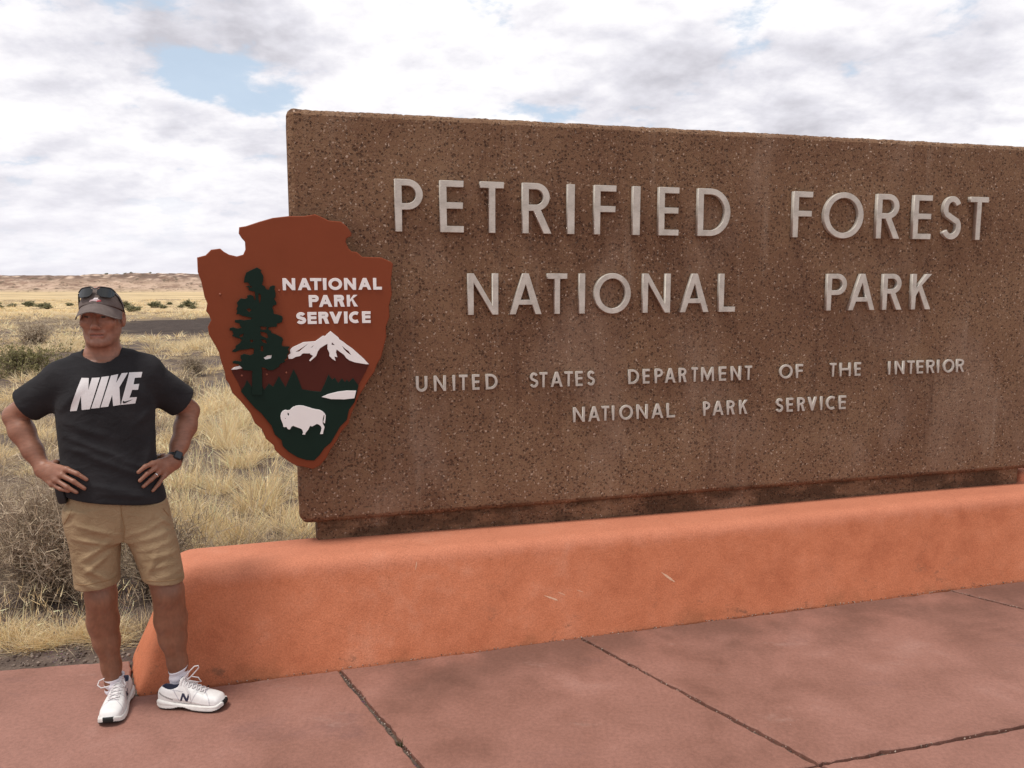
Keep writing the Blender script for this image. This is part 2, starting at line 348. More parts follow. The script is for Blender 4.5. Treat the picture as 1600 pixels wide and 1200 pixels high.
def shift(cs, x, y): return [[(p[0] + x, p[1] + y) for p in c] for c in cs]
EMBLEM = {
 'PLATE': [[(-0.33,2.0819),(-0.2997,2.0875),(-0.2385,2.1092),(-0.177,2.128),(-0.1051,2.1377),(-0.0328,2.1391),(0.0195,2.1485),(0.0505,2.1354),(0.0816,2.1201),(0.1397,2.1158),(0.1658,2.095),(0.1885,2.0632),(0.1882,2.0493),(0.1643,2.0362),(0.1597,2.02),(0.1738,1.988),(0.1864,1.9741),(0.2111,1.9722),(0.2375,1.9486),(0.33,1.9459),(0.379,1.9244),(0.3876,1.9135),(0.3814,1.8751),(0.3749,1.8201),(0.3794,1.765),(0.3639,1.7098),(0.3651,1.6544),(0.3464,1.6046),(0.3477,1.5544),(0.3322,1.4988),(0.3202,1.4543),(0.2972,1.4157),(0.2854,1.3823),(0.2569,1.3439),(0.2339,1.3053),(0.2054,1.2613),(0.1878,1.2169),(0.1671,1.1782),(0.1527,1.128),(0.1132,1.0846),(0.0902,1.0405),(0.0618,1.0023),(0.0388,0.9582),(0.0051,0.9205),(-0.0278,0.9055),(-0.0705,0.9195),(-0.1078,0.9274),(-0.1444,0.9522),(-0.1805,0.9823),(-0.2059,1.0117),(-0.2103,1.0342),(-0.2458,1.0694),(-0.2648,1.1201),(-0.2949,1.1491),(-0.3137,1.1993),(-0.3332,1.2275),(-0.3575,1.2611),(-0.3917,1.3004),(-0.4051,1.3441),(-0.4194,1.3661),(-0.4229,1.4038),(-0.436,1.4523),(-0.4442,1.4952),(-0.4579,1.5274),(-0.4855,1.5809),(-0.4888,1.6178),(-0.4726,1.6492),(-0.4813,1.6756),(-0.4935,1.6914),(-0.486,1.728),(-0.4974,1.7594),(-0.5012,1.7855),(-0.509,1.8322),(-0.5218,1.8736),(-0.5217,1.9406),(-0.484,1.9512),(-0.4583,1.9771),(-0.4186,1.9826),(-0.4043,1.9693),(-0.38,1.955),(-0.3454,1.9469),(-0.3169,1.9554),(-0.306,1.9785),(-0.3066,2.0149),(-0.32,2.0303),(-0.3331,2.0529)]],
 'MOUNTAIN': [[(-0.3901,1.4113),(-0.3377,1.4128),(-0.1965,1.4086),(-0.1719,1.4297),(-0.1445,1.4445),(-0.12,1.4625),(-0.0377,1.4948),(0.0742,1.5706),(0.2072,1.4445),(0.2586,1.4201),(0.2412,1.3837),(0.2068,1.3231),(0.1782,1.276),(0.0164,1.2598),(-0.2252,1.2692),(-0.3477,1.305),(-0.3641,1.3535),(-0.3877,1.3973)]],
 'SNOW': [[(0.0756,1.5888),(0.0911,1.575),(0.1122,1.5574),(0.1166,1.5479),(0.1318,1.5381),(0.153,1.5203),(0.1774,1.5024),(0.2048,1.4764),(0.2324,1.4502),(0.2585,1.4208),(0.2444,1.4212),(0.1882,1.4323),(0.1635,1.4425),(0.1482,1.454),(0.1363,1.4717),(0.115,1.488),(0.1029,1.4978),(0.0989,1.4853),(0.105,1.4599),(0.0912,1.4634),(0.0968,1.4411),(0.0802,1.4526),(0.0667,1.4671),(0.0672,1.4829),(0.0585,1.502),(0.0592,1.5271),(0.0452,1.5195),(0.0234,1.5059),(0.0123,1.4905),(0.0041,1.4687),(-0.0256,1.4428),(-0.03,1.4477),(-0.0111,1.4691),(-0.0259,1.482),(-0.0592,1.4828),(-0.0716,1.4706),(-0.0928,1.4665),(-0.1097,1.4576),(-0.1261,1.458),(-0.1286,1.4752),(-0.1163,1.4842),(-0.1187,1.5014),(-0.1063,1.5135),(-0.0545,1.5372),(0.0016,1.5408),(0.0389,1.5666),(0.0495,1.5648),(0.0559,1.5725)],[(-0.0936,1.4914),(-0.0767,1.5004),(-0.0321,1.529),(-0.0615,1.5047),(-0.0755,1.4919)],[(-0.0221,1.5094),(-0.005,1.5215),(-0.0129,1.5114)],[(-0.0042,1.4987),(0.01,1.514),(0.0021,1.5048)],[(0.0808,1.5335),(0.0943,1.5194),(0.079,1.5219)],[(0.1296,1.5145),(0.1462,1.4984),(0.1584,1.4902),(0.1734,1.4676),(0.152,1.4824),(0.137,1.5002)]],
 'SLIVER': [[(-0.3918,1.414),(-0.3787,1.4244),(-0.353,1.4306),(-0.3407,1.4195),(-0.369,1.4133)]],
 'FOREST': [[(-0.3501,1.3128),(-0.3339,1.3339),(-0.3226,1.3606),(-0.3018,1.3274),(-0.2518,1.3256),(-0.2446,1.3101),(-0.2228,1.341),(-0.2026,1.3239),(-0.1747,1.3749),(-0.1452,1.3191),(-0.1053,1.4059),(-0.0884,1.371),(-0.0677,1.3073),(-0.0254,1.2979),(0.0204,1.2921),(0.0399,1.3289),(0.0596,1.3757),(0.0774,1.3498),(0.09,1.3589),(0.1063,1.3314),(0.124,1.3546),(0.139,1.335),(0.1487,1.3475),(0.1577,1.3344),(0.1785,1.3545),(0.2043,1.3168),(0.1948,1.2786),(0.1827,1.234),(0.1543,1.1957),(0.1421,1.1455),(0.1084,1.1131),(0.0856,1.0747),(0.0627,1.0363),(0.0294,1.0098),(0.0068,0.9771),(-0.0211,0.9504),(-0.0587,0.9549),(-0.1011,0.9721),(-0.1427,1.0025),(-0.1682,1.0319),(-0.1725,1.06),(-0.2031,1.0894),(-0.2173,1.1344),(-0.2422,1.1687),(-0.262,1.1971),(-0.292,1.2258),(-0.3214,1.2652),(-0.3507,1.3043)]],
 'LAKE': [[(0.0237,1.2671),(0.0586,1.2803),(0.1022,1.2898),(0.1458,1.2938),(0.1918,1.2922),(0.1821,1.2543),(0.1338,1.2506),(0.0687,1.2542)]],
 'BISON': [[(-0.151,1.2101),(-0.1626,1.2051),(-0.1699,1.1962),(-0.1739,1.1817),(-0.1727,1.1669),(-0.1679,1.1519),(-0.1639,1.1406),(-0.1626,1.1285),(-0.1583,1.1252),(-0.1477,1.126),(-0.1427,1.1165),(-0.1358,1.1115),(-0.1295,1.1149),(-0.1248,1.1249),(-0.1158,1.13),(-0.1053,1.1249),(-0.0878,1.1175),(-0.0773,1.1123),(-0.0722,1.1046),(-0.0699,1.0943),(-0.0738,1.0842),(-0.0604,1.0832),(-0.0574,1.0927),(-0.051,1.0999),(-0.0436,1.1088),(-0.0388,1.1198),(-0.0341,1.1261),(-0.0262,1.122),(-0.0144,1.1279),(-0.0034,1.134),(0.0072,1.1297),(0.016,1.1209),(0.0193,1.1114),(0.0162,1.0965),(0.0104,1.0827),(0.0248,1.082),(0.0269,1.0941),(0.0339,1.1172),(0.0254,1.1354),(0.0259,1.1541),(0.0319,1.1762),(0.0346,1.1761),(0.0323,1.1575),(0.0284,1.1446),(0.0308,1.1351),(0.0362,1.1358),(0.0395,1.1572),(0.0409,1.174),(0.0358,1.1854),(0.0253,1.1961),(0.0129,1.2031),(-0.0031,1.2066),(-0.0208,1.2111),(-0.042,1.2194),(-0.0631,1.2268),(-0.0825,1.2294),(-0.0985,1.2282),(-0.1128,1.2233),(-0.1236,1.2145),(-0.1291,1.2083),(-0.1397,1.2078)],[(-0.1401,1.1959),(-0.134,1.1928),(-0.1332,1.1817),(-0.1388,1.182),(-0.1407,1.1885)],[(-0.1542,1.1679),(-0.1512,1.1696),(-0.1472,1.1672),(-0.1508,1.1659)]],
 'PINE': [[(-0.2564,1.8955),(-0.2365,1.8824),(-0.2394,1.8745),(-0.2289,1.856),(-0.2307,1.8323),(-0.2365,1.8138),(-0.224,1.8058),(-0.2179,1.7926),(-0.2067,1.7899),(-0.2,1.8057),(-0.188,1.811),(-0.1763,1.8083),(-0.1799,1.7924),(-0.1754,1.7738),(-0.1771,1.7551),(-0.1836,1.7472),(-0.1729,1.7284),(-0.1742,1.7188),(-0.1888,1.7152),(-0.1933,1.7046),(-0.1886,1.6912),(-0.1876,1.6751),(-0.1697,1.6723),(-0.1492,1.664),(-0.1471,1.6505),(-0.1528,1.6345),(-0.1737,1.6294),(-0.1769,1.6133),(-0.1975,1.6136),(-0.2157,1.6112),(-0.2135,1.6005),(-0.2034,1.5949),(-0.2011,1.5852),(-0.1782,1.5757),(-0.1527,1.5617),(-0.1489,1.5508),(-0.1563,1.532),(-0.1541,1.5195),(-0.1177,1.5176),(-0.1286,1.5043),(-0.1227,1.4906),(-0.1336,1.4772),(-0.1325,1.4636),(-0.1459,1.4531),(-0.1436,1.4448),(-0.1675,1.4346),(-0.1731,1.4212),(-0.1997,1.4056),(-0.2205,1.4051),(-0.2381,1.4176),(-0.2535,1.4208),(-0.2514,1.4072),(-0.2532,1.2875),(-0.3022,1.2894),(-0.2975,1.3869),(-0.2952,1.4058),(-0.3386,1.4097),(-0.3406,1.4233),(-0.3578,1.4399),(-0.383,1.4433),(-0.3836,1.4529),(-0.3723,1.4564),(-0.3472,1.4503),(-0.3417,1.4593),(-0.3474,1.4691),(-0.346,1.4809),(-0.3304,1.4875),(-0.3027,1.4798),(-0.2871,1.4864),(-0.2836,1.5106),(-0.2963,1.5135),(-0.3194,1.5087),(-0.3449,1.5066),(-0.3604,1.5016),(-0.3682,1.4964),(-0.3848,1.4995),(-0.3804,1.5074),(-0.3674,1.5151),(-0.367,1.5258),(-0.3487,1.5388),(-0.3381,1.5519),(-0.3428,1.56),(-0.3629,1.5657),(-0.3817,1.5741),(-0.3748,1.5819),(-0.3792,1.5979),(-0.3907,1.6008),(-0.3903,1.6114),(-0.3735,1.6148),(-0.3586,1.6082),(-0.3358,1.6105),(-0.3429,1.6213),(-0.345,1.6319),(-0.365,1.6375),(-0.3656,1.6481),(-0.3443,1.6505),(-0.3242,1.6475),(-0.2962,1.6498),(-0.2857,1.6577),(-0.3234,1.6661),(-0.3384,1.6716),(-0.3458,1.677),(-0.3585,1.6745),(-0.3527,1.6929),(-0.3564,1.7009),(-0.3492,1.7167),(-0.3538,1.7299),(-0.3353,1.7509),(-0.3152,1.7481),(-0.3049,1.7533),(-0.3055,1.7639),(-0.2916,1.7675),(-0.2782,1.7611),(-0.2739,1.7399),(-0.2681,1.7451),(-0.2708,1.7822),(-0.2884,1.7849),(-0.2994,1.7902),(-0.297,1.8008),(-0.3104,1.8061),(-0.29,1.8113),(-0.2996,1.8245),(-0.3183,1.8245),(-0.3137,1.8507),(-0.3053,1.8717),(-0.2847,1.8823)],[(-0.2533,1.7742),(-0.2434,1.7662),(-0.2442,1.745),(-0.2511,1.7238),(-0.2552,1.7503)],[(-0.3121,1.6978),(-0.2992,1.704),(-0.2878,1.6949),(-0.2999,1.6844)],[(-0.2514,1.6172),(-0.2233,1.614),(-0.2248,1.6007),(-0.2495,1.6011)],[(-0.2523,1.5931),(-0.2244,1.5846),(-0.2159,1.5629),(-0.2252,1.5604),(-0.2504,1.5743)],[(-0.2511,1.5555),(-0.2307,1.5524),(-0.2236,1.5334),(-0.2414,1.5392)],[(-0.2523,1.5233),(-0.242,1.5231),(-0.242,1.4961),(-0.2542,1.4991)],[(-0.3473,1.5761),(-0.3276,1.5853),(-0.3323,1.5705),(-0.3451,1.5665)],[(-0.3014,1.5538),(-0.286,1.5535),(-0.2885,1.5418),(-0.2977,1.542)],[(-0.2431,1.4665),(-0.223,1.4778),(-0.2033,1.479),(-0.2081,1.4628),(-0.2341,1.4576)],[(-0.2916,1.8076),(-0.2835,1.8076),(-0.2838,1.8002),(-0.2919,1.8002)]],
 'PATCH': [[(-0.2468,1.4639),(-0.2229,1.4811),(-0.1996,1.4816),(-0.2056,1.459),(-0.2368,1.4544)]],
}
EMBLEM_LETTERS = [('N',-0.1422,-0.0836,1.7874,1.8447),('A',-0.0728,-0.0091,1.7876,1.8449),('T',-0.014,0.0395,1.7877,1.845),('I',0.0463,0.063,1.7878,1.8451),('O',0.072,0.1374,1.788,1.8452),('N',0.1467,0.2043,1.7882,1.8454),('A',0.2145,0.2784,1.7884,1.8456),('L',0.2872,0.3299,1.7886,1.8457),('P',-0.0229,0.0244,1.706,1.7637),('A',0.0237,0.0882,1.7063,1.7637),('R',0.097,0.1483,1.7066,1.7637),('K',0.1577,0.2116,1.7069,1.7637),('S',-0.0853,-0.038,1.6242,1.6819),('E',-0.0311,0.0117,1.6244,1.682),('R',0.0203,0.0714,1.6247,1.6822),('V',0.0731,0.1332,1.625,1.6823),('I',0.1425,0.1594,1.6248,1.6827),('C',0.1662,0.2202,1.6253,1.6826),('E',0.2295,0.2716,1.6254,1.6828)]
SHIRT_LETTERS = {'N': [(-0.0887, 1.4508), (-0.0626, 1.4494), (-0.0673, 1.4031), (-0.0517, 1.4495), (-0.023, 1.4497), (-0.0661, 1.327), (-0.0951, 1.325), (-0.0943, 1.3823), (-0.1131, 1.3222), (-0.1368, 1.3208), (-0.1302, 1.3477), (-0.1069, 1.4089)],'I': [(-0.0165, 1.4514), (0.0111, 1.4536), (-0.0314, 1.3301), (-0.061, 1.3294)],'K': [(0.0177, 1.4548), (0.0448, 1.4591), (0.0344, 1.4255), (0.0578, 1.4618), (0.0805, 1.4618), (0.0457, 1.4078), (0.0452, 1.3426), (0.0464, 1.3373), (0.0187, 1.3341), (0.0175, 1.3787), (0.0007, 1.3331), (-0.0273, 1.3316)],'E': [(0.0843, 1.457), (0.0852, 1.4622), (0.1355, 1.4613), (0.1292, 1.4397), (0.1052, 1.4399), (0.0987, 1.415), (0.1205, 1.4149), (0.1141, 1.3923), (0.0924, 1.3936), (0.0804, 1.3633), (0.1084, 1.3626), (0.1008, 1.3377), (0.048, 1.3367), (0.0508, 1.3514)],'SW': [(0.0571, 1.3533), (0.0537, 1.3478), (0.0565, 1.3419), (0.0627, 1.3419), (0.0935, 1.3555), (0.0651, 1.3493), (0.06, 1.3497)],}

# ------------------------------------------------------------------ implicit surfaces -> one smooth mesh
class SDF:
    def __init__(s, lo, hi, h):
        s.lo = np.array(lo, float); s.h = h
        s.n = np.ceil((np.array(hi) - s.lo) / h).astype(int) + 1
        s.ax = [(s.lo[i] + h * np.arange(s.n[i])).astype(np.float32) for i in range(3)]
        s.f = np.full(s.n, 0.2, np.float32)
    def region(s, lo, hi):
        sl = []; g = []
        for i in range(3):
            a = int(np.clip(math.floor((lo[i] - s.lo[i]) / s.h), 0, s.n[i])); b = int(np.clip(math.ceil((hi[i] - s.lo[i]) / s.h) + 1, 0, s.n[i]))
            sl.append(slice(a, max(b, a)))
            g.append(s.ax[i][sl[-1]])
        return tuple(sl), (g[0][:, None, None], g[1][None, :, None], g[2][None, None, :])
    def blend(s, sl, d, k):
        f = s.f[sl]
        if f.size == 0: return
        if k > 0:
            hh = np.maximum(k - np.abs(f - d), 0) / k
            s.f[sl] = np.minimum(f, d) - hh * hh * k * 0.25
        else: s.f[sl] = np.minimum(f, d)
    def cut(s, sl, d, k):
        f = s.f[sl]
        if f.size == 0: return
        hh = np.maximum(k - np.abs(f + d), 0) / k if k > 0 else 0
        s.f[sl] = np.maximum(f, -d) + (hh * hh * k * 0.25 if k > 0 else 0)
    def cone(s, a, b, ra, rb, k=0.01, sub=False):
        a = np.array(a, float); b = np.array(b, float); pad = max(ra, rb) + k + 4 * s.h
        sl, (X, Y, Z) = s.region(np.minimum(a, b) - pad, np.maximum(a, b) + pad)
        ab = b - a; L2 = max(float(ab @ ab), 1e-9)
        t = np.clip(((X - a[0]) * ab[0] + (Y - a[1]) * ab[1] + (Z - a[2]) * ab[2]) / L2, 0, 1)
        d = np.sqrt((X - a[0] - t * ab[0]) ** 2 + (Y - a[1] - t * ab[1]) ** 2 + (Z - a[2] - t * ab[2]) ** 2) - (ra + (rb - ra) * t)
        (s.cut if sub else s.blend)(sl, d.astype(np.float32), k)
    def chain(s, pts, k=0.01):
        for p, q in zip(pts[:-1], pts[1:]): s.cone(p[:3], q[:3], p[3], q[3], k)
    def ell(s, c, r, M=None, k=0.01, sub=False):
        c = np.array(c, float); pad = max(r) + k + 4 * s.h
        sl, (X, Y, Z) = s.region(c - pad, c + pad)
        x, y, z = X - c[0], Y - c[1], Z - c[2]
        if M is not None:
            M = np.array(M); x, y, z = [M[i][0] * x + M[i][1] * y + M[i][2] * z for i in range(3)]
        k0 = np.sqrt((x / r[0]) ** 2 + (y / r[1]) ** 2 + (z / r[2]) ** 2)
        k1 = np.sqrt((x / r[0] ** 2) ** 2 + (y / r[1] ** 2) ** 2 + (z / r[2] ** 2) ** 2) + 1e-6
        d = (k0 * (k0 - 1) / k1).astype(np.float32)
        (s.cut if sub else s.blend)(sl, d, k)
    def zloft(s, rows, n=2.3, k=0.01, disp=None, ret=False):
        """rows of (z, cx, cy, rx, ry), z ascending"""
        A = np.array(rows, float); pad = k + 4 * s.h
        rx, ry = A[:, 3].max(), A[:, 4].max()
        sl, (X, Y, Z) = s.region((A[:, 1].min() - rx - pad, A[:, 2].min() - ry - pad, A[0, 0] - pad), (A[:, 1].max() + rx + pad, A[:, 2].max() + ry + pad, A[-1, 0] + pad))
        zz = Z.ravel(); I = [smooth_interp(zz, A[:, 0], A[:, i]).astype(np.float32)[None, None, :] for i in range(1, 5)]
        m = np.minimum(I[2], I[3])
        d = ((np.abs((X - I[0]) / I[2]) ** n + np.abs((Y - I[1]) / I[3]) ** n + 1e-9) ** (1 / n) - 1) * m
        d = np.maximum(d, np.maximum(A[0, 0] - Z, Z - A[-1, 0]))
        if disp is not None: d = d + disp(X, Y, Z)
        s.blend(sl, d.astype(np.float32), k)
    def plane_cut(s, p, nrm, lo, hi, k=0.0):
        """remove everything on the +nrm side inside box lo..hi"""
        sl, (X, Y, Z) = s.region(lo, hi)
        d = (X - p[0]) * nrm[0] + (Y - p[1]) * nrm[1] + (Z - p[2]) * nrm[2]
        s.cut(sl, (-d).astype(np.float32), k)
    def mesh(s, smooth=2):
        f = s.f; sg = f < 0
        nx, ny, nz = s.n
        c = np.zeros((nx - 1, ny - 1, nz - 1), np.uint8)
        for dx in (0, 1):
            for dy in (0, 1):
                for dz in (0, 1): c += sg[dx:nx - 1 + dx, dy:ny - 1 + dy, dz:nz - 1 + dz]
        act = np.argwhere((c > 0) & (c < 8)); del c
        ids = np.full((nx - 1, ny - 1, nz - 1), -1, np.int32)
        ids[act[:, 0], act[:, 1], act[:, 2]] = np.arange(len(act))
        cor = np.array([(x, y, z) for x in (0, 1) for y in (0, 1) for z in (0, 1)])
        val = np.stack([f[act[:, 0] + o[0], act[:, 1] + o[1], act[:, 2] + o[2]] for o in cor], 1)
        acc = np.zeros((len(act), 3)); cnt = np.zeros(len(act))
        for i in range(8):
            for j in range(i + 1, 8):
                if np.abs(cor[i] - cor[j]).sum() != 1: continue
                cr = (val[:, i] < 0) != (val[:, j] < 0)
                t = val[:, i] / (val[:, i] - val[:, j] + 1e-20)
                p = cor[i] + t[:, None] * (cor[j] - cor[i])
                acc[cr] += p[cr]; cnt[cr] += 1
        V = s.lo + (act + acc / cnt[:, None]) * s.h
        Q = []
        for a in range(3):
            b, cc = (a + 1) % 3, (a + 2) % 3
            s0 = [slice(None)] * 3; s1 = [slice(None)] * 3
            s0[a] = slice(0, -1); s1[a] = slice(1, None)
            e = np.argwhere(sg[tuple(s0)] != sg[tuple(s1)])
            ok = (e[:, b] > 0) & (e[:, cc] > 0) & (e[:, b] < s.n[b] - 1) & (e[:, cc] < s.n[cc] - 1); e = e[ok]
            def cid(db, dc):
                q = e.copy(); q[:, b] += db; q[:, cc] += dc
                return ids[q[:, 0], q[:, 1], q[:, 2]]
            q = np.stack([cid(-1, -1), cid(0, -1), cid(0, 0), cid(-1, 0)], 1)
            inside = sg[e[:, 0], e[:, 1], e[:, 2]]
            q[~inside] = q[~inside][:, ::-1]
            Q.append(q)
        Q = np.concatenate(Q); Q = Q[(Q >= 0).all(1)]
        E = np.concatenate([Q[:, [0, 1]], Q[:, [1, 2]], Q[:, [2, 3]], Q[:, [3, 0]]])
        deg = np.bincount(E[:, 0], minlength=len(V)) + np.bincount(E[:, 1], minlength=len(V))
        for it in range(smooth):
            S = np.stack([np.bincount(E[:, 0], V[E[:, 1], i], len(V)) + np.bincount(E[:, 1], V[E[:, 0], i], len(V)) for i in range(3)], 1)
            V = V * 0.4 + 0.6 * S / np.maximum(deg, 1)[:, None]
        return V, Q

def smooth_interp(x, xs, ys):
    """monotone-ish cubic (Catmull-Rom tangents) through the rows"""
    xs = np.asarray(xs, float); ys = np.asarray(ys, float)
    m = np.gradient(ys, xs)
    i = np.clip(np.searchsorted(xs, x) - 1, 0, len(xs) - 2)
    hh = xs[i + 1] - xs[i]; t = np.clip((x - xs[i]) / hh, 0, 1)
    return (2 * t**3 - 3 * t**2 + 1) * ys[i] + (t**3 - 2 * t**2 + t) * hh * m[i] + (-2 * t**3 + 3 * t**2) * ys[i + 1] + (t**3 - t**2) * hh * m[i + 1]

def folds(segs, front=True):
    """cloth creases: ridges along segments in the front (x, z) plane; (x0, z0, x1, z1, width, height)"""
    def fn(X, Y, Z):
        out = np.zeros(np.broadcast_shapes(X.shape, Y.shape, Z.shape), np.float32)
        for x0, z0, x1, z1, w, a, side in segs:
            dx, dz = x1 - x0, z1 - z0; L2 = dx * dx + dz * dz
            t = np.clip(((X - x0) * dx + (Z - z0) * dz) / L2, 0, 1)
            d2 = (X - x0 - t * dx) ** 2 + (Z - z0 - t * dz) ** 2
            am = np.exp(-d2 / (w * w)) * (0.35 + 0.65 * np.sin(np.pi * np.clip(t, 0.02, 0.98)))
            m = 1 / (1 + np.exp(np.clip(side * (Y + 0.0) / 0.02, -30, 30)))
            out = out - 1.6 * a * am * m
        return out
    return fn

# ------------------------------------------------------------------ numeric noise
def _hash(i, j, seed):
    n = (i * 374761393 + j * 668265263 + seed * 974711) & 0x7fffffff
    n = ((n ^ (n >> 13)) * 1274126177) & 0x7fffffff
    return ((n ^ (n >> 16)) & 0xffff) / 65535.0

def vnoise(x, y, seed=0):
    x = np.asarray(x, float); y = np.asarray(y, float)
    i = np.floor(x).astype(np.int64); j = np.floor(y).astype(np.int64)
    u = x - i; v = y - j; u = u * u * (3 - 2 * u); v = v * v * (3 - 2 * v)
    return ((_hash(i, j, seed) * (1 - u) + _hash(i + 1, j, seed) * u) * (1 - v) + (_hash(i, j + 1, seed) * (1 - u) + _hash(i + 1, j + 1, seed) * u) * v)

def fbm(x, y, oct=4, seed=0, gain=0.5):
    s = 0; a = 1; t = 0
    for k in range(oct):
        s = s + a * vnoise(x * 2**k + 17.3 * k, y * 2**k - 9.1 * k, seed + k); t += a; a *= gain
    return s / t

def ground_z(x, y):
    r = np.hypot(x, y)
    z = -0.022 - 0.012 * np.clip(r - 18, 0, 340)
    amp = np.clip((r - 4.4) / 8, 0, 1)
    return z + amp * (0.10 * (fbm(x * 0.35, y * 0.35, 3, 3) - 0.5) + np.clip(r / 60, 0, 1) * 0.5 * (fbm(x * 0.05, y * 0.05, 3, 5) - 0.5))

# ------------------------------------------------------------------ ground
rr = np.concatenate([np.linspace(0.5, 12, 70), np.geomspace(12.3, 340, 150), np.geomspace(360, 6500, 26)])
th = np.concatenate([np.linspace(-75, 75, 301), np.linspace(80, 280, 41)])
TH, RR = np.meshgrid(np.radians(th), rr)
gx, gy = RR * np.sin(TH), RR * np.cos(TH)
gV = np.stack([gx, gy, ground_z(gx, gy)], -1).reshape(-1, 3)
nt_, nr_ = len(th), len(rr)
ii, jj = np.meshgrid(np.arange(nr_ - 1), np.arange(nt_), indexing='ij')
j2 = (jj + 1) % nt_
gF = np.stack([ii * nt_ + jj, ii * nt_ + j2, (ii + 1) * nt_ + j2, (ii + 1) * nt_ + jj], -1).reshape(-1, 4)[:, ::-1]
gV = np.vstack([gV, [[0, 0, -0.022]]])
fan = np.stack([np.full(nt_, len(gV) - 1), (np.arange(nt_) + 1) % nt_, np.arange(nt_)], 1)[:, ::-1]

m, nt, b = material('desert soil')
P = world_co(nt)
sx = nt.add('ShaderNodeSeparateXYZ'); nt.put(sx.inputs[0], P)
dist = nt.vmath('LENGTH', P, out=1)
n1 = nt.noise(P, 0.9, 6, 0.6); n2 = nt.noise(P, 7.0, 5, 0.6); n3 = nt.noise(P, 60, 4, 0.65)
soil = nt.ramp(nt.math('ADD', nt.math('MULTIPLY', n2, 0.5), nt.math('MULTIPLY', n3, 0.5)), [(0.33, (0.060, 0.043, 0.036)), (0.5, (0.115, 0.085, 0.070)), (0.66, (0.20, 0.152, 0.122))])
peb = nt.voro(P, 55, 'Distance'); pebc = nt.voro(P, 55, 'Color')
pm = nt.math('MULTIPLY', nt.math('SUBTRACT', 1.0, nt.smooth(peb, 0.22, 0.34)), nt.smooth(nt.noise(P, 2.3, 3), 0.42, 0.6))
pc = nt.mix(0.6, (0.20, 0.155, 0.13), nt.mix(1.0, pebc, (0.36, 0.30, 0.26), 'MULTIPLY'))
soil = nt.mix(nt.math('MULTIPLY', pm, 0.8), soil, pc)
straw = nt.ramp(nt.noise(P, 14, 6, 0.7), [(0.3, (0.20, 0.145, 0.085)), (0.5, (0.40, 0.29, 0.15)), (0.7, (0.56, 0.42, 0.22))])
lit = nt.math('MULTIPLY', nt.smooth(n1, 0.46, 0.62), nt.smooth(dist, 5.5, 12.0))
c = nt.mix(nt.math('MULTIPLY', lit, 0.45), soil, straw)
# plain beyond: dry grass cover in long streaks
ps = nt.mapping(P, (0.05, 0.22, 0.2))
st = nt.noise(ps, 1.0, 7, 0.62)
far = nt.ramp(st, [(0.34, (0.27, 0.20, 0.13)), (0.46, (0.50, 0.375, 0.21)), (0.60, (0.66, 0.50, 0.29)), (0.75, (0.58, 0.45, 0.30))])
c = nt.mix(nt.smooth(dist, 38, 75), c, far)
# bare dark cinder patch
ex = nt.math('DIVIDE', nt.math('ADD', sx.outputs[0], 10.5), 8.8); ey = nt.math('DIVIDE', nt.math('SUBTRACT', sx.outputs[1], 40.5), 11.0)
el = nt.math('ADD', nt.math('MULTIPLY', ex, ex), nt.math('MULTIPLY', ey, ey))
el = nt.math('ADD', el, nt.math('MULTIPLY', nt.math('SUBTRACT', nt.noise(P, 0.5, 5), 0.5), 1.2))
cinder = nt.ramp(nt.noise(P, 3, 6, 0.7), [(0.35, (0.038, 0.027, 0.022)), (0.65, (0.088, 0.065, 0.054))])
c = nt.mix(nt.math('SUBTRACT', 1.0, nt.smooth(el, 0.75, 1.15)), c, cinder)
nt.put(b.inputs['Base Color'], c); b.inputs['Roughness'].default_value = 0.95; b.inputs['Specular IOR Level'].default_value = 0.15
hgt = nt.math('ADD', nt.math('MULTIPLY', n3, 0.5), nt.math('ADD', n2, nt.math('MULTIPLY', pm, 0.4)))
bump(nt, b, hgt, 0.8, 0.03)
ground = link('ground', mesh_np('ground', gV, [gF, fan]), m, smooth=True)
tag(ground, kind='structure')

# ------------------------------------------------------------------ low rocky mesa on the horizon
mx = np.linspace(-520, 420, 520); my = np.concatenate([np.linspace(318, 400, 70), np.linspace(405, 700, 30)])
MX, MY = np.meshgrid(mx, my)
top = np.interp(mx, [-520, -330, -262, -236, -222, -212, -203, -192, -175, -148, -141, -132, -90, -20, 60, 140, 420],
                [1.9, 2.3, 2.3, 2.1, 1.75, 1.4, 2.0, 2.8, 3.2, 3.0, 2.6, 0.2, -1.6, -0.4, 1.2, 1.6, 0.8])[None, :]
edge = 22 * (fbm(MX * 0.03, MX * 0 + 2.2, 4, 21) - 0.5)
s_ = np.clip((MY - 330 - edge) / 52, 0, 1)
rise = 0.55 * s_ ** 1.25 + 0.45 * np.clip((s_ - 0.62) / 0.22, 0, 1) ** 1.3
base = -4.45
rock = (fbm(MX * 0.22, MY * 0.22, 5, 31) - 0.5); crag = np.abs(fbm(MX * 0.12, MY * 0.12, 4, 41) - 0.5)
on = np.clip(s_ * 4, 0, 1) * np.clip((1.25 - s_) * 3, 0, 1)
MZ = base + (top - base) * rise + on * (2.4 * rock + 2.2 * (crag - 0.12)) + 0.35 * (rock) * np.clip(s_ * 3, 0, 1)
MZ[0] -= 1.5; MZ[-1] -= 8
mV = np.stack([MX, MY, MZ], -1).reshape(-1, 3)
a_, b_ = MX.shape
ii, jj = np.meshgrid(np.arange(a_ - 1), np.arange(b_ - 1), indexing='ij')
mF = np.stack([ii * b_ + jj, ii * b_ + jj + 1, (ii + 1) * b_ + jj + 1, (ii + 1) * b_ + jj], -1).reshape(-1, 4)
m, nt, b = material('mesa rock')
P = world_co(nt)
